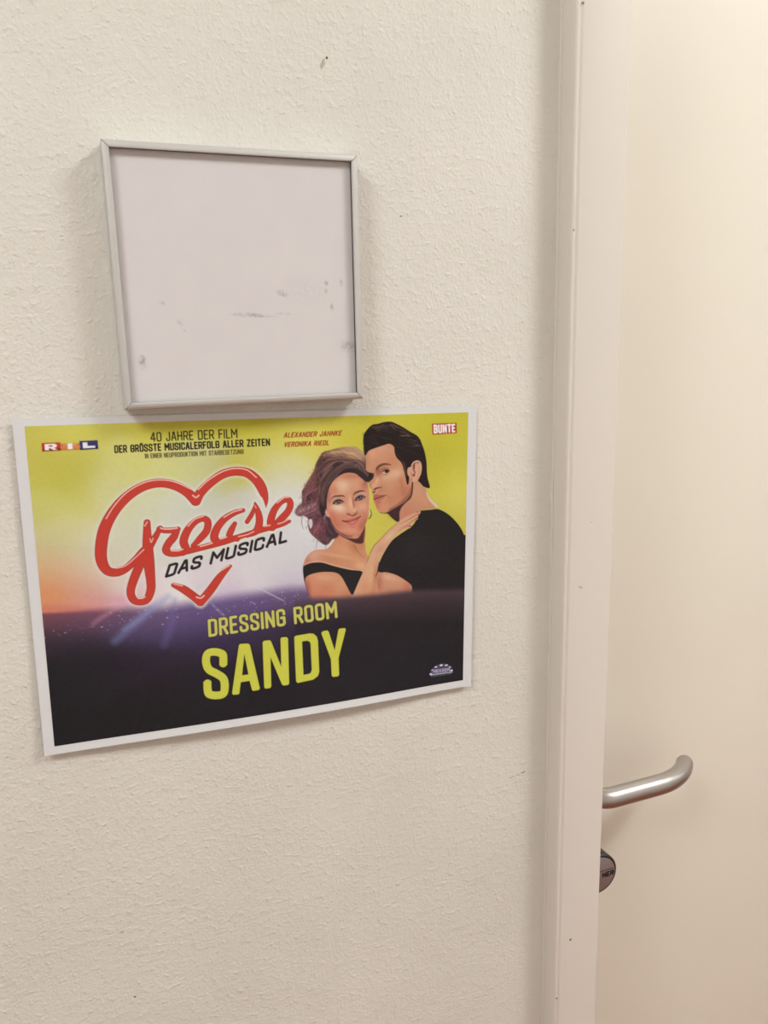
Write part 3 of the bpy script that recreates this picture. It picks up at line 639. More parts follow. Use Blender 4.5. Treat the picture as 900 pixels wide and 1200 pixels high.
    for f_, rx, ry, c, a, r in [((510,540),8,8,(224,178,146),.85,0), ((420,570),4,6,(208,132,92),.7,0), ((600,430),12,3,(196,116,88),.8,0), ((640,520),7,7,(214,158,124),.7,0), ((370,680),3,9,(192,116,110),.8,0), ((460,770),9,5.5,(230,190,162),.95,10), ((400,850),6,7,(204,118,96),.7,0),
          ((590,720),3.2,8,(226,172,138),.85,-5), ((640,790),2.5,3,(236,190,160),.8,0), ((720,760),7,6,(220,164,134),.85,0), ((740,850),5,7,(206,126,104),.7,0), ((480,930),8,8,(200,116,94),.7,0), ((600,1010),10,5,(218,146,120),.8,0), ((700,960),5,7,(196,110,90),.7,10), ((620,690),1.8,7,(176,104,84),.8,-8),
          ((750,500),4,7,(176,90,78),.7,20), ((560,850),12,2.2,(206,132,106),.6,-15), ((780,700),2,10,(206,136,112),.7,0), ((430,640),7,2,(216,160,140),.7,-10), ((700,620),6,2.5,(206,160,140),.7,-15), ((500,1045),12,2,(190,116,96),.7,20)]:
        cv.blob(*W(*f_)[0], rx, ry, c, a, r, wf)
    for f_, rx, ry, c, a, r in [((740,930),4,8,(170,88,70),.55,25), ((420,920),4,9,(184,100,78),.5,-25), ((560,1050),12,2.5,(182,104,84),.5,5), ((655,830),3,3,(176,100,80),.5,0), ((500,520),8,5,(232,192,160),.5,0), ((600,700),1.6,8,(236,192,160),.6,-4), ((470,760),6,3,(238,204,178),.6,10), ((355,620),2.5,9,(170,98,84),.6,0)]:
        cv.blob(*W(*f_)[0], rx, ry, c, a, r, wf)
    cv.poly(W(305,770, 325,770, 350,800, 372,850, 360,866, 340,850, 315,805), (214, 150, 130), soft=.9, pid=WOMAN)
    for p, w in [(E(185,195, 230,160, 300,152, 370,150, 402,165), [.7, 1.6, 1.8, 1.5, .5]), (E(545,140, 570,105, 640,75, 690,70, 740,78), [.7, 1.8, 2, 1.5, .4])]:
        cv.line(p, w, (96, 50, 42), soft=.9, a=.92)
    for ox, oy, ang in ((295, 248, -.02), (650, 182, -.18)):
        def q(*v): return E(*[(ox+v[i]*math.cos(ang)-v[i+1]*math.sin(ang)) if i % 2 == 0 else (oy+v[i-1]*math.sin(ang)+v[i]*math.cos(ang)) for i in range(len(v))])
        cv.line(q(-85,-10, -20,-48, 60,-45), [1, 2.6, 1.2], (168, 136, 134), soft=1.8, a=.7); cv.line(q(-70,10, 0,0, 80,4), [2, 4, 2], (120, 84, 78), soft=2, a=.55)
        cv.poly(q(-75,18, -35,-18, 20,-26, 75,-4, 40,22, -15,32), (142, 116, 108), soft=1.1)
        cv.poly(q(-22,-24, 25,-26, 42,0, 22,26, -12,26, -28,2), (72, 60, 56), soft=1.2)
        cv.line(q(-80,28, -50,-8, 0,-30, 45,-26, 85,0), [1.5, 1.6, 1.5, 1.2, .7], (50, 30, 30), soft=1)
        cv.line(q(-70,28, -15,42, 40,28, 75,8), [.8, .8, .6, .4], (104, 60, 56), soft=1, a=.8); cv.line(q(8,-6, 12,-4), .9, (214, 204, 200), soft=.7, a=.8)
    cv.line(E(520,180, 535,260, 560,330), [.7, 1.2, .8], (172, 96, 78), soft=1.5, a=.6, clip=wf)
    cv.line(E(445,455, 470,448, 510,470, 550,468, 590,430), [.9, 1.6, 1.2, 1.8, 1], (120, 58, 52), soft=1.3, a=.85); cv.line(E(440,430, 450,450), .9, (150, 80, 66), soft=1.2, a=.6)
    cv.line(E(590,380, 605,410, 590,435), [.6, .8, .5], (160, 84, 68), soft=1.2, a=.7)
    cv.poly(E(372,560, 430,545, 500,522, 560,512, 620,498, 662,488, 620,524, 540,552, 450,572, 400,576), (186, 100, 86), soft=1)
    cv.poly(E(420,580, 500,572, 570,548, 640,512, 610,575, 560,620, 500,632, 450,612), (206, 104, 96), soft=1.2)
    cv.line(E(368,556, 420,568, 480,562, 560,536, 620,508, 662,482), [1.1, 1.3, 1.1, 1.3, 1.2, .9], (96, 36, 38), soft=.8); cv.line(E(440,560, 520,545, 600,515), [.3, .7, .3], (206, 150, 136), soft=.7, a=.8)
    cv.blob(*E(530, 585)[0], 3, 1.2, (222, 130, 116), .8, -20, wf); cv.line(E(480,650, 540,660, 590,645), [.6, 1.2, .6], (178, 100, 84), soft=1.6, a=.6)
    cv.line(E(165,520, 210,640, 300,730, 420,800, 520,810), [.8, 1, 1.2, 1.6, 1], (116, 58, 52), soft=1.4, a=.7, clip=None)
    # hair in front of the brow, earrings
    front = W(420,380, 500,300, 600,280, 690,300, 735,350, 790,395, 835,400, 832,445, 800,480, 760,490, 700,445, 640,400, 560,392, 480,420, 400,490, 355,570, 340,660, 330,780, 300,860, 262,760, 262,640, 290,520, 350,430)
    cv.poly(front, (52, 39, 41), soft=1.8, pid=WOMAN)
    fh = cv.mask(front, 2)
    for i in range(90):
        t = rs.rand(); x0_, y0_ = 270+50*t+rs.randn()*12, 760-90*rs.rand(); k_ = rs.rand()*60-20
        cv.line(W(x0_,y0_, x0_+k_*.3+4,y0_-140, 360+k_,470+.3*k_, 450+k_,360+k_*.5, 560,300+k_, 680,330+k_*.6, 780,420+k_*.4), [.2, .7, .8, .7, .3], [(118,82,76), (76,56,58), (142,104,96), (40,30,32), (98,68,64)][i % 5], soft=.7, a=.42, clip=fh)
    for i in range(26):
        t = rs.rand(); a0 = np.array([(300+60*t, 560-80*t), (380+60*t, 430-60*t), (520+80*t, 330-20*t), (640+60*t, 330+10*t), (780+30*t, 430)])[:3+(i % 3)]
        cv.line(W(*np.ravel(a0+rs.randn(2)*14)), [.2, .7, .2], [(96,70,66), (72,52,54), (110,84,80)][i % 3], soft=.7, a=.5)
    for i in range(110):
        t = rs.rand(); k_ = rs.randn()*20
        pts_ = [W(270+k_,420-60*t, 340,330-40*t+k_, 450,275-20*t, 560+40*t,270+k_*.5), W(260+k_,640-100*t, 275,520-60*t, 330+k_,410-40*t, 400,340-30*t), W(520,280+k_*.5, 620,275-10*t, 690+k_,310-30*t, 745,385-30*t)][i % 3]
        cv.line(pts_, [.2, .8, .8, .2], [(124,84,76), (88,62,62), (158,114,96), (56,42,44), (108,74,72)][i % 5], soft=.9, a=.55)
    cv.line(W(640,330, 660,300, 690,330), .8, (150, 120, 110), soft=.8, a=.7); cv.line(W(780,440, 800,410, 810,440), [.5, 1, .5], (24, 20, 22), soft=.8)
    cv.poly(W(350,860, 400,940, 440,1010, 470,1050, 420,1090, 340,1060, 330,960), (74, 52, 58), soft=3, pid=WOMAN)
    for i in range(30):
        y = 870+150*rs.rand(); x = 305+(y-880)*.5+32*rs.rand(); cv.line(W(x, y, x+6+rs.randn()*6, y+26, x+16+rs.randn()*8, y+50), [.2, .7, .2], [(110,76,82), (60,44,52), (140,98,100)][i % 3], soft=.8, a=.5)
    cv.line(W(320,880, 318,850, 345,850), .8, (176, 172, 176), soft=.7, a=.8); cv.line(W(800,780, 812,820, 805,860, 785,880), [.5, .9, 1, .8], (34, 26, 24), soft=.7, pid=WOMAN); cv.line(W(795,790, 802,830), .8, (226, 214, 190), soft=.7)
    # her arm and the hand on his shoulder
    fore = A(-150,905, -118,800, -78,705, -34,605, 0,520, 40,420, 70,365, 120,315, 190,238, 270,168, 340,118, 400,92, 440,76, 462,62, 475,72, 466,92, 452,112, 452,132, 430,150, 400,172, 395,196, 380,216, 350,218, 300,248, 240,300, 180,385, 130,470, 104,540, 92,620, 92,720, 100,830, 20,880)
    cv.poly(fore, (212, 158, 124), pid=WOMAN); fo = cv.mask(fore)
    for f_, rx, ry, c, a, r in [((60,440),7,5,(218,166,134),.8,-50), ((40,640),6,16,(222,170,128),.8,8), ((-20,760),5,12,(214,142,104),.7,15), ((80,640),3,14,(180,110,84),.7,5), ((60,800),8,9,(196,120,90),.7,0), ((200,290),9,3,(226,182,154),.8,-42), ((120,400),6,3,(204,144,124),.7,-45), ((330,190),8,2.5,(222,170,146),.8,-30), ((0,860),14,6,(190,116,98),.8,0)]:
        cv.blob(*A(*f_)[0], rx, ry, c, a, r, fo)
    for p in [A(300,180, 370,140, 440,95), A(290,215, 370,175, 445,122), A(280,240, 340,205, 385,190)]:
        cv.line(p, [.3, .8, 1], (150, 84, 72), soft=.8, a=.8)
    for p in [A(455,68, 440,75), A(462,88, 448,98), A(446,126, 436,134), A(388,196, 376,200)]: cv.line(p, 1.1, (166, 66, 62), soft=.7, a=.8, smooth=False)
    cv.line(A(0,520, 40,420, 70,365, 120,315, 190,238, 270,168), [.5, .9, .9, .7, .5, .3], (138, 84, 62), soft=.9, a=.75)
    cv.line(A(80,640, 95,610, 110,520), .9, (80, 40, 38), soft=1, a=.8)
    # figures sink into the dusk
    k = np.clip((V-np.interp(U, [340, 400, 440, 480, 560], [702, 700, 697, 692, 690]))/9+.5, 0, 1); k = (k*k*(3-2*k))*(U > 345)
    night = np.stack([np.interp(V, [690, 705, 730], [c0, c1, c2]) for c0, c1, c2 in ((120, 84, 42), (86, 60, 36), (98, 66, 40))], -1)
    cv.rgb += (land_rgb*.5+night*.5-cv.rgb)*k[..., None]
    cv.idm[(k > .6) & (V > 700)] = BACK
    # ---- the heart-shaped script
    red, edge_c, hi = (198, 64, 52), (146, 46, 40), (246, 196, 180)
    strokes = [
      (G(766,222, 764,190, 752,150, 728,112, 690,84, 640,78, 588,92, 535,130, 500,166, 482,198), [1, 7, 11, 11.5, 11, 10.5, 10.5, 10.5, 11, 12]),
      (G(482,198, 445,162, 395,136, 335,126, 270,140, 205,180, 150,240, 112,312, 97,390, 100,445, 122,482, 158,490, 195,476, 235,440, 268,400), [12, 11, 10.5, 10.5, 11, 12, 13, 14, 14, 13, 11, 10, 9, 9, 8]),
      (G(284,286, 284,330, 286,380, 290,440, 298,520, 298,560, 282,600, 250,610, 224,596, 217,560, 236,500, 268,430, 296,380, 320,340, 338,308), [7.5, 9.5, 12, 13, 10.5, 10, 9, 8, 9, 9.5, 10.5, 10, 9, 7, 5]),
      (G(334,312, 350,318, 380,318, 410,312), [6.5, 6.5, 6.5, 5]),
      (G(408,314, 392,345, 370,372, 360,400, 385,412, 430,408), [6, 9, 9, 8.5, 8, 7.5]),
      (G(400,414, 450,402, 520,384, 600,362, 680,336, 760,312, 830,292, 862,280), [6, 7, 7, 7.5, 6, 6.5, 6, 3.5]),
      (G(440,388, 432,360, 448,318, 478,284, 510,270, 530,282, 526,318, 500,350, 470,380), [9, 9.5, 9, 7.5, 7, 8, 8.5, 8, 5]),
      (G(674,236, 640,246, 600,270, 570,305, 556,345, 572,368), [4.5, 6.5, 8, 9, 9.5, 8]),
      (G(640,290, 625,318, 618,346, 650,352), [5, 7.5, 7, 6]),
      (G(722,206, 734,240, 740,280, 728,318, 690,338), [2, 6.5, 8.5, 8.5, 5]),
      (G(722,214, 710,250, 690,282), [2, 5, 5]),
      (G(792,304, 786,280, 800,235, 828,202, 856,192, 866,210, 856,240, 826,272, 800,292), [9, 9, 8, 6.5, 6.5, 7.5, 8, 8, 4.5]),
      (G(390,540, 430,556, 470,584, 500,608), [5, 9, 9.5, 10]), (G(500,608, 540,560, 580,505, 622,462), [10, 10, 8.5, 3]),
    ]
    for grow, col, a, pid in ((7, (226, 218, 208), .38, None), (2.8, (232, 214, 200), .8, None), (1.3, edge_c, 1, HEART), (0, red, 1, HEART)):
        for p, w in strokes:
            cv.line(p, np.array(w, float)*.94+grow-.7, col, soft=3 if grow > 5 else .8, a=a, pid=pid)
    # gap where the script crosses the right lobe
    cv.line(G(728,170, 748,188, 762,222), [2, 2.6, 2], (224, 212, 200), soft=.7)
    for p, w, a in [(G(728,102, 690,72, 640,66, 588,80, 530,116, 492,152), 1, .95), (G(462,150, 400,122, 335,113, 268,126, 200,166, 150,220, 118,270), 1, .95), (G(270,396, 232,432, 195,462, 160,472), 1.1, .8), (G(470,176, 482,184, 494,176), 1.4, .9),
                 (G(338,308, 352,312, 380,312, 406,308), 1.2, .95), (G(275,300, 284,284), 1.2, .8), (G(382,400, 410,400, 428,394), 1.3, .9), (G(450,300, 478,272, 512,260), 1.1, .9), (G(500,382, 525,376, 548,368), 1.2, .9), (G(668,232, 630,244, 596,264), 1.1, .9),
                 (G(580,352, 606,344), 1.2, .8), (G(655,342, 690,334, 716,322), 1.1, .8), (G(722,216, 726,226), .9, .8), (G(760,300, 782,296), 1.3, .8), (G(812,205, 840,184, 858,182), 1.1, .9), (G(815,290, 835,284, 858,272), 1.1, .8), (G(246,594, 262,594, 274,588), 1.2, .9),
                 (G(392,534, 425,542), 1.6, .7), (G(484,588, 500,592, 514,582), 1.3, .9), (G(582,480, 618,460), 1.1, .8), (G(296,352, 300,366, 308,350), 1, .9)]:
        cv.line(p, w*1.45, hi, soft=.6, a=a)
        cv.line(p, .6, (140, 38, 32), soft=.6, a=.35, off=(-.2, -1.0))
    text(cv, 'DAS MUSICAL', *G(372,456, 858,312, 852,364, 354,512), 3.0, (46, 34, 40), gap=.34, wide=1.8, pid=SUBTITLE)
    # ---- lettering
    R = frm(235, 695, 5.4545); S = frm(125, 495, 4.5); N = frm(320, 485, 3.913)
    text(cv, 'DRESSING ROOM', *R(41,168, 868,50, 876,158, 46,282), 3.3, (200, 190, 100), gap=.235, outline=(60, 48, 30), pid=ROOM_LINE)
    D5 = frm(230, 725, 9); D6 = frm(310, 725, 9); yel = (203, 197, 74)
    Ao, Ah = D5(440,275, 455,262, 540,258, 556,272, 655,718, 645,738, 585,748, 572,738, 548,645, 455,660, 440,770, 430,785, 375,790, 362,775), D5(497,370, 470,588, 537,578)
    No = D6(-30,245, -15,230, 45,222, 60,235, 165,500, 160,205, 175,193, 225,190, 240,205, 245,670, 232,685, 185,692, 168,680, 52,400, 56,700, 42,718, -8,724, -19,710)
    Do, Dh = D6(305,192, 320,177, 470,152, 510,156, 545,185, 557,230, 565,550, 550,592, 500,630, 335,665, 318,650), D6(388,238, 440,228, 470,240, 478,270, 486,530, 474,562, 450,572, 397,582)
    Yo = D6(592,150, 610,130, 655,122, 672,135, 732,330, 775,115, 790,102, 845,98, 855,112, 772,410, 775,580, 760,598, 710,603, 695,590, 690,420)
    Sp = D5(274,482, 275,410, 262,368, 190,347, 118,360, 94,410, 98,480, 128,535, 200,572, 262,612, 284,660, 284,740, 262,785, 190,798, 125,785, 107,745, 104,655)
    for g, c in ((1.6, (24, 20, 20)), (0, yel)):
        cv.line(Sp, 9.3+g, c, butt=True, soft=.9, pid=NAME_LINE)
        for o, h in ((Ao, [Ah]), (No, []), (Do, [Dh]), (Yo, [])): cv.poly(o, c, smooth=False, holes=h, grow=g*.9+.2, pid=NAME_LINE, soft=1)
    dark = (48, 40, 26)
    text(cv, '40 JAHRE DER FILM', *S(229,56, 688,34, 690,84, 232,105), 1.35, dark, gap=.2, pid=TOP_LINES)
    text(cv, 'DER GRÖSSTE MUSICALERFOLG ALLER ZEITEN', *S(40,124, 860,85, 862,124, 42,165), 1.6, (40, 32, 24), gap=.24, pid=TOP_LINES, soft=.5)
    text(cv, 'IN EINER NEUPRODUKTION MIT STARBESETZUNG', *S(200,167, 722,142, 723,167, 202,193), .95, (74, 62, 34), gap=.24, pid=TOP_LINES, a=.9)
    for o, c in (((.35, .4), (226, 196, 96)), ((0, 0), (150, 62, 34))):
        text(cv, 'ALEXANDER JAHNKE', *N(54,86, 317,75, 311,99, 47,110), 1.15, c, gap=.24, pid=CAST_LINES, off=o)
        text(cv, 'VERONIKA RIEDL', *N(54,129, 260,120, 255,143, 47,153), 1.15, c, gap=.24, pid=CAST_LINES, off=o)
    cv.poly(C3(680,66, 799,61, 800,110, 683,118), (176, 50, 42), smooth=False, pid=LOGO_MAG)
    text(cv, 'BUNTE', *C3(687,70, 793,65, 794,106, 689,113), 2.1, (236, 226, 222), gap=.28, pid=LOGO_MAG)
    Q = frm(30, 500, 9)
    cv.poly(Q(172,180, 370,172, 378,258, 180,268), (188, 60, 42), smooth=False, pid=LOGO_TV); cv.poly(Q(370,186, 572,178, 577,252, 378,258), (202, 122, 66), smooth=False, pid=LOGO_TV); cv.poly(Q(570,158, 762,149, 768,240, 577,252), (62, 56, 106), smooth=False, pid=LOGO_TV)
    cv.poly(Q(180,240, 376,232, 378,258, 180,268), (120, 40, 34), smooth=False, a=.7); cv.poly(Q(576,226, 766,216, 768,240, 577,252), (36, 32, 66), smooth=False, a=.7)
    cv.line(Q(378,225, 576,220), 1, (226, 160, 100), soft=2, a=.6); cv.blob(*Q(330, 190)[0], 4, 2, (216, 96, 60), .5)
    wh = (238, 228, 228)
    cv.poly(Q(205,190, 310,186, 334,200, 330,222, 306,230, 342,250, 296,252, 262,234, 250,234, 252,254, 207,256), wh, smooth=False, soft=.8, holes=[Q(250,205, 286,203, 286,216, 250,218)]); cv.poly(Q(400,192, 545,186, 546,202, 500,204, 500,242, 448,244, 446,206, 401,208), wh, smooth=False, a=.3)
    cv.poly(Q(446,184, 496,182, 499,242, 448,244), wh, smooth=False); cv.poly(Q(603,172, 654,170, 656,208, 735,205, 738,228, 606,235), wh, smooth=False)
    # round-topped emblem, lower right
    K = frm(495, 770, 20)
    cv.poly(K(160,424, 166,370, 200,300, 250,235, 330,180, 420,150, 500,142, 590,158, 660,200, 705,270, 712,335, 440,385), (80, 68, 92), soft=1, smooth=False, pid=EMBLEM)
    for x, y, s_ in [(192,388,1.5), (232,296,1.0), (315,226,1.5), (440,184,1.9), (560,184,1.6), (642,228,1.1), (680,308,1.5)]: cv.line(K(x-18, y+4, x+18, y-4), s_, (222, 216, 222), soft=.7, pid=EMBLEM, smooth=False)
    cv.line(K(190,412, 440,378, 695,345), 1.0, (196, 188, 200), soft=.6, pid=EMBLEM)
    text(cv, 'MEXXEM', *K(245,290, 640,240, 640,325, 250,372), .95, (178, 168, 184), gap=.3, wide=1.3, pid=EMBLEM)
    text(cv, 'MUSICALS MIT', *K(190,432, 680,372, 682,398, 195,462), .5, (120, 114, 120), gap=.3, wide=1.3, pid=EMBLEM, a=.8)
    cv.rgb += fbm(rs, 220, 1)[..., None]*1.0
    return np.clip(cv.rgb, 0, 255), cv.idm

def fbm(rs, cells, octs=3):
    out = np.zeros((NY, NX)); amp = 1; tot = 0
    for o in range(octs):
        n = cells*2**o; m = max(2, int(n*NY/NX)); g = rs.randn(m+2, n+2)
        x = np.linspace(0, n, NX); y = np.linspace(0, m, NY); xi = np.minimum(x.astype(int), n); yi = np.minimum(y.astype(int), m)
        fx, fy = x-xi, y-yi; fx = fx*fx*(3-2*fx); fy = (fy*fy*(3-2*fy))[:, None]
        a = g[yi][:, xi]*(1-fx)+g[yi][:, xi+1]*fx; b = g[yi+1][:, xi]*(1-fx)+g[yi+1][:, xi+1]*fx
        out += amp*(a*(1-fy)+b*fy); tot += amp; amp *= .5
    return out/tot

# ---------------------------------------------------------------- engraving on the knob
cx, cz = KX, KZ
bm = bmesh.new()
a_ = math.radians(KANG); dv = (math.cos(a_), math.sin(a_))
stroke_letters(bm, 'NER', KX+.0042, KZ+.0010+.0042*math.tan(a_), .0042, .0012, RO-KD-.0010, dv, gap=.42, wide=2.0)
L0 = Vector((KX-.0165, KZ+.0035-.0165*math.tan(a_))); L1 = L0+Vector(dv)*.033; nv = Vector((-dv[1], dv[0]))*.00025
for q in ((L0+nv, L1+nv, L1-nv, L0-nv),):
    top = [bm.verts.new((p.x, RO-KD-.0010, p.y)) for p in q]; bot = [bm.verts.new((p.x, RO-KD-.0006, p.y)) for p in q]
    bm.faces.new(top); bm.faces.new(bot)
    for i in range(4): bm.faces.new((top[i], top[(i+1) % 4], bot[(i+1) % 4], bot[i]))
sub(obj('engraved_lettering', bm, M_INK), knob)['label'] = 'black lettering under a thin line'

# ---------------------------------------------------------------- the empty aluminium sign holder
def panel_mat():
    m = mat('silver_grey_insert', (.66, .63, .62), .36, 0); b = m.node_tree.nodes['Principled BSDF']
    tc = node(m, 'ShaderNodeTexCoord')
    n = node(m, 'ShaderNodeTexNoise', Scale=60.0, Detail=4.0); link(m, tc.outputs['Object'], n.inputs['Vector'])
    nn = node(m, 'ShaderNodeTexNoise', Scale=420.0, Detail=4.0, Roughness=.7); link(m, tc.outputs['Object'], nn.inputs['Vector'])
    total = None
    for x, z, rx, rz, rot, a in SMUDGES:
        mp = node(m, 'ShaderNodeMapping', vector_type='TEXTURE'); mp.inputs['Location'].default_value = (x, 0, z); mp.inputs['Rotation'].default_value = (0, rot, 0); mp.inputs['Scale'].default_value = (rx, 1, rz)
        link(m, tc.outputs['Object'], mp.inputs[0])
        g = node(m, 'ShaderNodeTexGradient', gradient_type='SPHERICAL'); link(m, mp.outputs[0], g.inputs[0])
        k = node(m, 'ShaderNodeMath', operation='MULTIPLY'); k.inputs[1].default_value = a; link(m, g.outputs['Fac'], k.inputs[0])
        if total is None: total = k.outputs[0]
        else:
            s = node(m, 'ShaderNodeMath', operation='ADD'); link(m, total, s.inputs[0]); link(m, k.outputs[0], s.inputs[1]); total = s.outputs[0]
    mr = node(m, 'ShaderNodeMapRange'); mr.inputs[1].default_value = .38; mr.inputs[2].default_value = .62; link(m, nn.outputs['Fac'], mr.inputs[0])
    mu = node(m, 'ShaderNodeMath', operation='MULTIPLY', use_clamp=True); link(m, total, mu.inputs[0]); link(m, mr.outputs[0], mu.inputs[1])
    base = node(m, 'ShaderNodeMixRGB'); base.inputs[1].default_value = PANEL_A; base.inputs[2].default_value = PANEL_B; link(m, n.outputs['Fac'], base.inputs[0])
    mx = node(m, 'ShaderNodeMixRGB'); mx.inputs[2].default_value = (.26, .24, .235, 1); link(m, mu.outputs[0], mx.inputs[0]); link(m, base.outputs[0], mx.inputs[1]); link(m, mx.outputs[0], b.inputs['Base Color'])
    return m
SMUDGES = [(.003, -.020, .014, .0016, .03, 1.0), (.012, -.021, .010, .0010, 0, .8), (.0245, -.0195, .006, .001, 0, .7), (.024, -.0075, .005, .0022, .35, .95), (.052, -.0015, .002, .002, 0, .9), (.052, -.006, .0018, .0018, 0, .9), (.062, -.001, .0018, .003, 0, .6), (.0555, -.0155, .002, .003, 0, .9),
           (.0650, -.0400, .008, .0042, .3, .9), (-.061, -.046, .003, .005, 0, 1.0), (-.038, -.024, .003, .002, .9, .6), (-.036, -.0285, .002, .0012, 0, .7), (-.047, -.013, .003, .0016, .4, .5), (.040, -.006, .02, .012, 0, .12)]
PANEL_A, PANEL_B = (.66, .635, .645, 1), (.71, .685, .69, 1)
M_PANEL = panel_mat()
board = thing('sign_holder', 'square silver aluminium sign holder with an empty grey insert on the wall above the poster', 'sign', (BX, 0, ZP+BZ))
board.rotation_euler = (0, -BROT, 0)
def bobj(name, bm, m, parent=board, sm=False): return obj(name, bm, m, parent, sm)
bw, bh, bd = BW/2, BH/2, .015
bm = bmesh.new(); add_box(bm, -bw+.0012, bw-.0012, -.0099, -.0006, -bh+.0012, bh-.0012, .0004); bobj('back_plate', bm, M_ALU)
bm = bmesh.new(); add_box(bm, -bw+.0016, bw-.0016, -.0113, -.0100, -bh+.0016, bh-.0016); bobj('insert_panel', bm, M_PANEL)
# four rails of one C-shaped profile, cut to 45 degrees at the corners (s: inwards from the outer edge, y: outwards)
RAILP = [(0, -.0006), (0, -bd+.0012), (.0004, -bd+.0004), (.0011, -bd), (LIP-.0007, -bd-.0001), (LIP-.0002, -bd+.0001), (LIP, -bd+.0006), (LIP, -bd+.0011), (.0011, -bd+.0011), (.0011, -.0006)]
def rail(hl, dist, ang, gap=.0002):
    bm = bmesh.new(); A = []; Bq = []; c, s = math.cos(ang), math.sin(ang)
    for q, y in RAILP:
        l = hl-q-gap; r = dist-q
        for sg, lst in ((-1, A), (1, Bq)):
            u, v = sg*l, r; lst.append(bm.verts.new((u*c-v*s, y, u*s+v*c)))
    n = len(A)
    for i in range(n): bm.faces.new((A[i], A[(i+1) % n], Bq[(i+1) % n], Bq[i]))
    bm.faces.new(A); bm.faces.new(Bq); return bm
for hl, dist, ang in ((bw, bh, 0), (bh, bw, math.pi/2), (bw, bh, math.pi), (bh, bw, -math.pi/2)):
    auto_smooth(bobj('frame_rail', rail(hl, dist, ang), M_ALU), 30)

bm = bmesh.new(); g_ = LIP-.0001; ring = []  # black strip added for the shade behind the rails' inner lip
for q in (g_, g_-.0010):
    for y in (-bd+.0007, -.0114): ring.append([bm.verts.new((sx*(bw-q), y, sz_*(bh-q))) for sx, sz_ in ((-1, -1), (1, -1), (1, 1), (-1, 1))])
for A, B_ in ((ring[0], ring[1]), (ring[1], ring[3]), (ring[3], ring[2]), (ring[2], ring[0])):
    for i in range(4): bm.faces.new((A[i], A[(i+1) % 4], B_[(i+1) % 4], B_[i]))
bobj('lip_shade_strip', bm, M_BLACK)['label'] = 'dark strip standing in for shade inside the rails'

# ---------------------------------------------------------------- the poster
poster = thing('poster', 'white-bordered poster with red heart script and dressing room lettering below the sign holder', 'poster', (0, 0, ZP))
poster.rotation_euler = (0, -PROT, 0)
def lift(u, v):
    """how far the sheet stands off the wall, in metres; u, v in millimetres from its top left corner"""
    u = np.asarray(u, float); v = np.asarray(v, float); a, b = u/SHEET_W, v/SHEET_H
    base = .0016+.0004*np.sin(a*9+1)*np.cos(b*5)
    bottom = .0058*np.clip((b-.45)/.55, 0, 1)**2*(.15+.85*np.sin(np.pi*a))
    left = .0014*np.clip((.22-a)/.22, 0, 1)**2*(.4+.6*b); right = .0016*np.clip((a-.85)/.15, 0, 1)**2*b
    return base+bottom+left+right
def sheet_xyz(u, v, front): return np.stack([(u-SHEET_W/2)/1000, -lift(u, v)-front, (SHEET_H/2-v)/1000], -1)
nu, nv_ = 86, 62
uu, vv = np.meshgrid(np.linspace(0, SHEET_W, nu+1), np.linspace(0, SHEET_H, nv_+1))
fr = sheet_xyz(uu, vv, 0).reshape(-1, 3); bk = sheet_xyz(uu, vv, -.00022).reshape(-1, 3)
N1 = len(fr); idx = np.arange(N1).reshape(nv_+1, nu+1); faces = []
for j in range(nv_):
    for i in range(nu):
        a, b, c, d = idx[j, i], idx[j+1, i], idx[j+1, i+1], idx[j, i+1]; faces.append((a, b, c, d)); faces.append((d+N1, c+N1, b+N1, a+N1))
rim = list(idx[0, :])+list(idx[1:, -1])+list(idx[-1, :-1][::-1])+list(idx[1:-1, 0][::-1])
for a, b in zip(rim, rim[1:]+rim[:1]): faces.append((a, b, b+N1, a+N1))
me = bpy.data.meshes.new('paper_sheet'); me.from_pydata([tuple(p) for p in np.vstack([fr, bk])], [], [tuple(int(k) for k in f) for f in faces]); me.materials.append(M_PAPER)
for p in me.polygons: p.use_smooth = True
o = bpy.data.objects.new('paper_sheet', me); COL.objects.link(o); o.parent = poster; o['label'] = 'white unprinted paper border'
auto_smooth(o, 40)

M_PRINT = mat('printed_ink', (.5, .5, .5), .55); 
_b = M_PRINT.node_tree.nodes['Principled BSDF']; _a = node(M_PRINT, 'ShaderNodeVertexColor'); _a.layer_name = 'ink'; link(M_PRINT, _a.outputs['Color'], _b.inputs['Base Color'])
_b.inputs['Specular IOR Level'].default_value = .16
rgb, idm = paint_poster()
c = rgb/255; c = np.where(c <= .04045, c/12.92, ((c+.055)/1.055)**2.4)
seen = np.array(lin(PAPER_SEEN)[:3]); c = np.clip(c/seen*np.array([.71, .722, .74]), 0, .9)
gx, gy = np.meshgrid(PX0+(np.arange(NX)+.5)/RES, PY0+(np.arange(NY)+.5)/RES)
P = sheet_xyz(gx, gy, .00014).reshape(-1, 3).astype(np.float32); CC = np.concatenate([c.reshape(-1, 3), np.ones((NX*NY, 1))], 1).astype(np.float32)
gi = np.arange(NX*NY, dtype=np.int64).reshape(NY, NX)
quad = np.stack([gi[:-1, :-1], gi[1:, :-1], gi[1:, 1:], gi[:-1, 1:]], -1).reshape(-1, 4); qid = idm[:-1, :-1].reshape(-1)
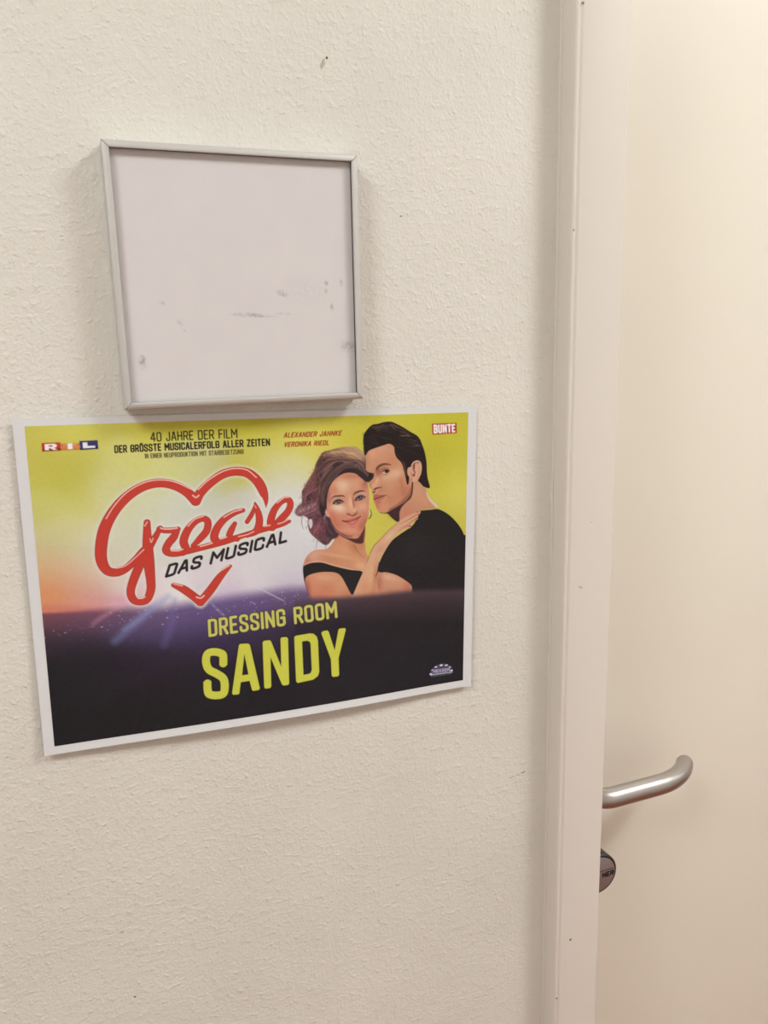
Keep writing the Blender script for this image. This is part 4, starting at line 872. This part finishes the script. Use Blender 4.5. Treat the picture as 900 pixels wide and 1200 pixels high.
PRINTS = {BACK: ('printed_background', 'yellow sunset sky over a dark city at night'), WOMAN: ('printed_woman', 'printed woman with wavy hair, black off-shoulder top, hand on the man'), MAN: ('printed_man', 'printed man with dark quiff in black T-shirt'),
          HEART: ('heart_script', 'red heart-shaped script title'), SUBTITLE: ('subtitle_lettering', 'black slanted subtitle under the script'), ROOM_LINE: ('room_lettering', 'pale yellow DRESSING ROOM line'), NAME_LINE: ('name_lettering', 'large yellow name in capitals'),
          TOP_LINES: ('headline_lettering', 'black three-line German headline'), CAST_LINES: ('cast_lettering', 'red slanted two-line names'), LOGO_TV: ('channel_logo', 'three-box red, orange and blue letter logo'),
          LOGO_MAG: ('magazine_logo', 'red box with white letters'), EMBLEM: ('emblem', 'tiny arched violet emblem')}
for pid, (nm, lb) in PRINTS.items():
    q = quad[qid == pid]; used, inv = np.unique(q.reshape(-1), return_inverse=True); nf = len(q)
    me = bpy.data.meshes.new(nm); me.vertices.add(len(used)); me.vertices.foreach_set('co', P[used].reshape(-1))
    me.loops.add(nf*4); me.loops.foreach_set('vertex_index', inv.reshape(-1).astype(np.int32)); me.polygons.add(nf)
    me.polygons.foreach_set('loop_start', np.arange(0, nf*4, 4, dtype=np.int32)); me.polygons.foreach_set('use_smooth', np.ones(nf, bool))
    me.update(calc_edges=True)
    at = me.color_attributes.new('ink', 'FLOAT_COLOR', 'POINT'); at.data.foreach_set('color', CC[used].reshape(-1))
    me.materials.append(M_PRINT)
    o = bpy.data.objects.new(nm, me); COL.objects.link(o); o.parent = poster; o['label'] = lb

# ---------------------------------------------------------------- the ceiling lamps that light the corridor
M_LAMP = mat('lamp_diffuser', (.9, .9, .88), .5); _b = M_LAMP.node_tree.nodes['Principled BSDF']; _b.inputs['Emission Color'].default_value = LAMP_COL+(1,); _b.inputs['Emission Strength'].default_value = 6
M_HOUSE = mat('lamp_housing', (.78, .77, .75), .4)
NTH = ['', 'left of the sign', 'over the door', 'over the right end of the corridor']
for (x, y, w, sz), wh in zip(LAMPS, NTH[1:]):
    t = thing('ceiling_light', 'white box ceiling light with glowing diffuser '+wh, 'lamp', (x, y, CEIL)); t['group'] = 'corridor ceiling lights'
    bm = bmesh.new(); add_box(bm, -.36, .36, -sz/2-.03, sz/2+.03, -.045, -.0005, .003); o = obj('housing', bm, M_HOUSE, t)
    bm = bmesh.new(); add_box(bm, -.34, .34, -sz/2-.01, sz/2+.01, -.058, -.046, .004); o = obj('diffuser', bm, M_LAMP, t)
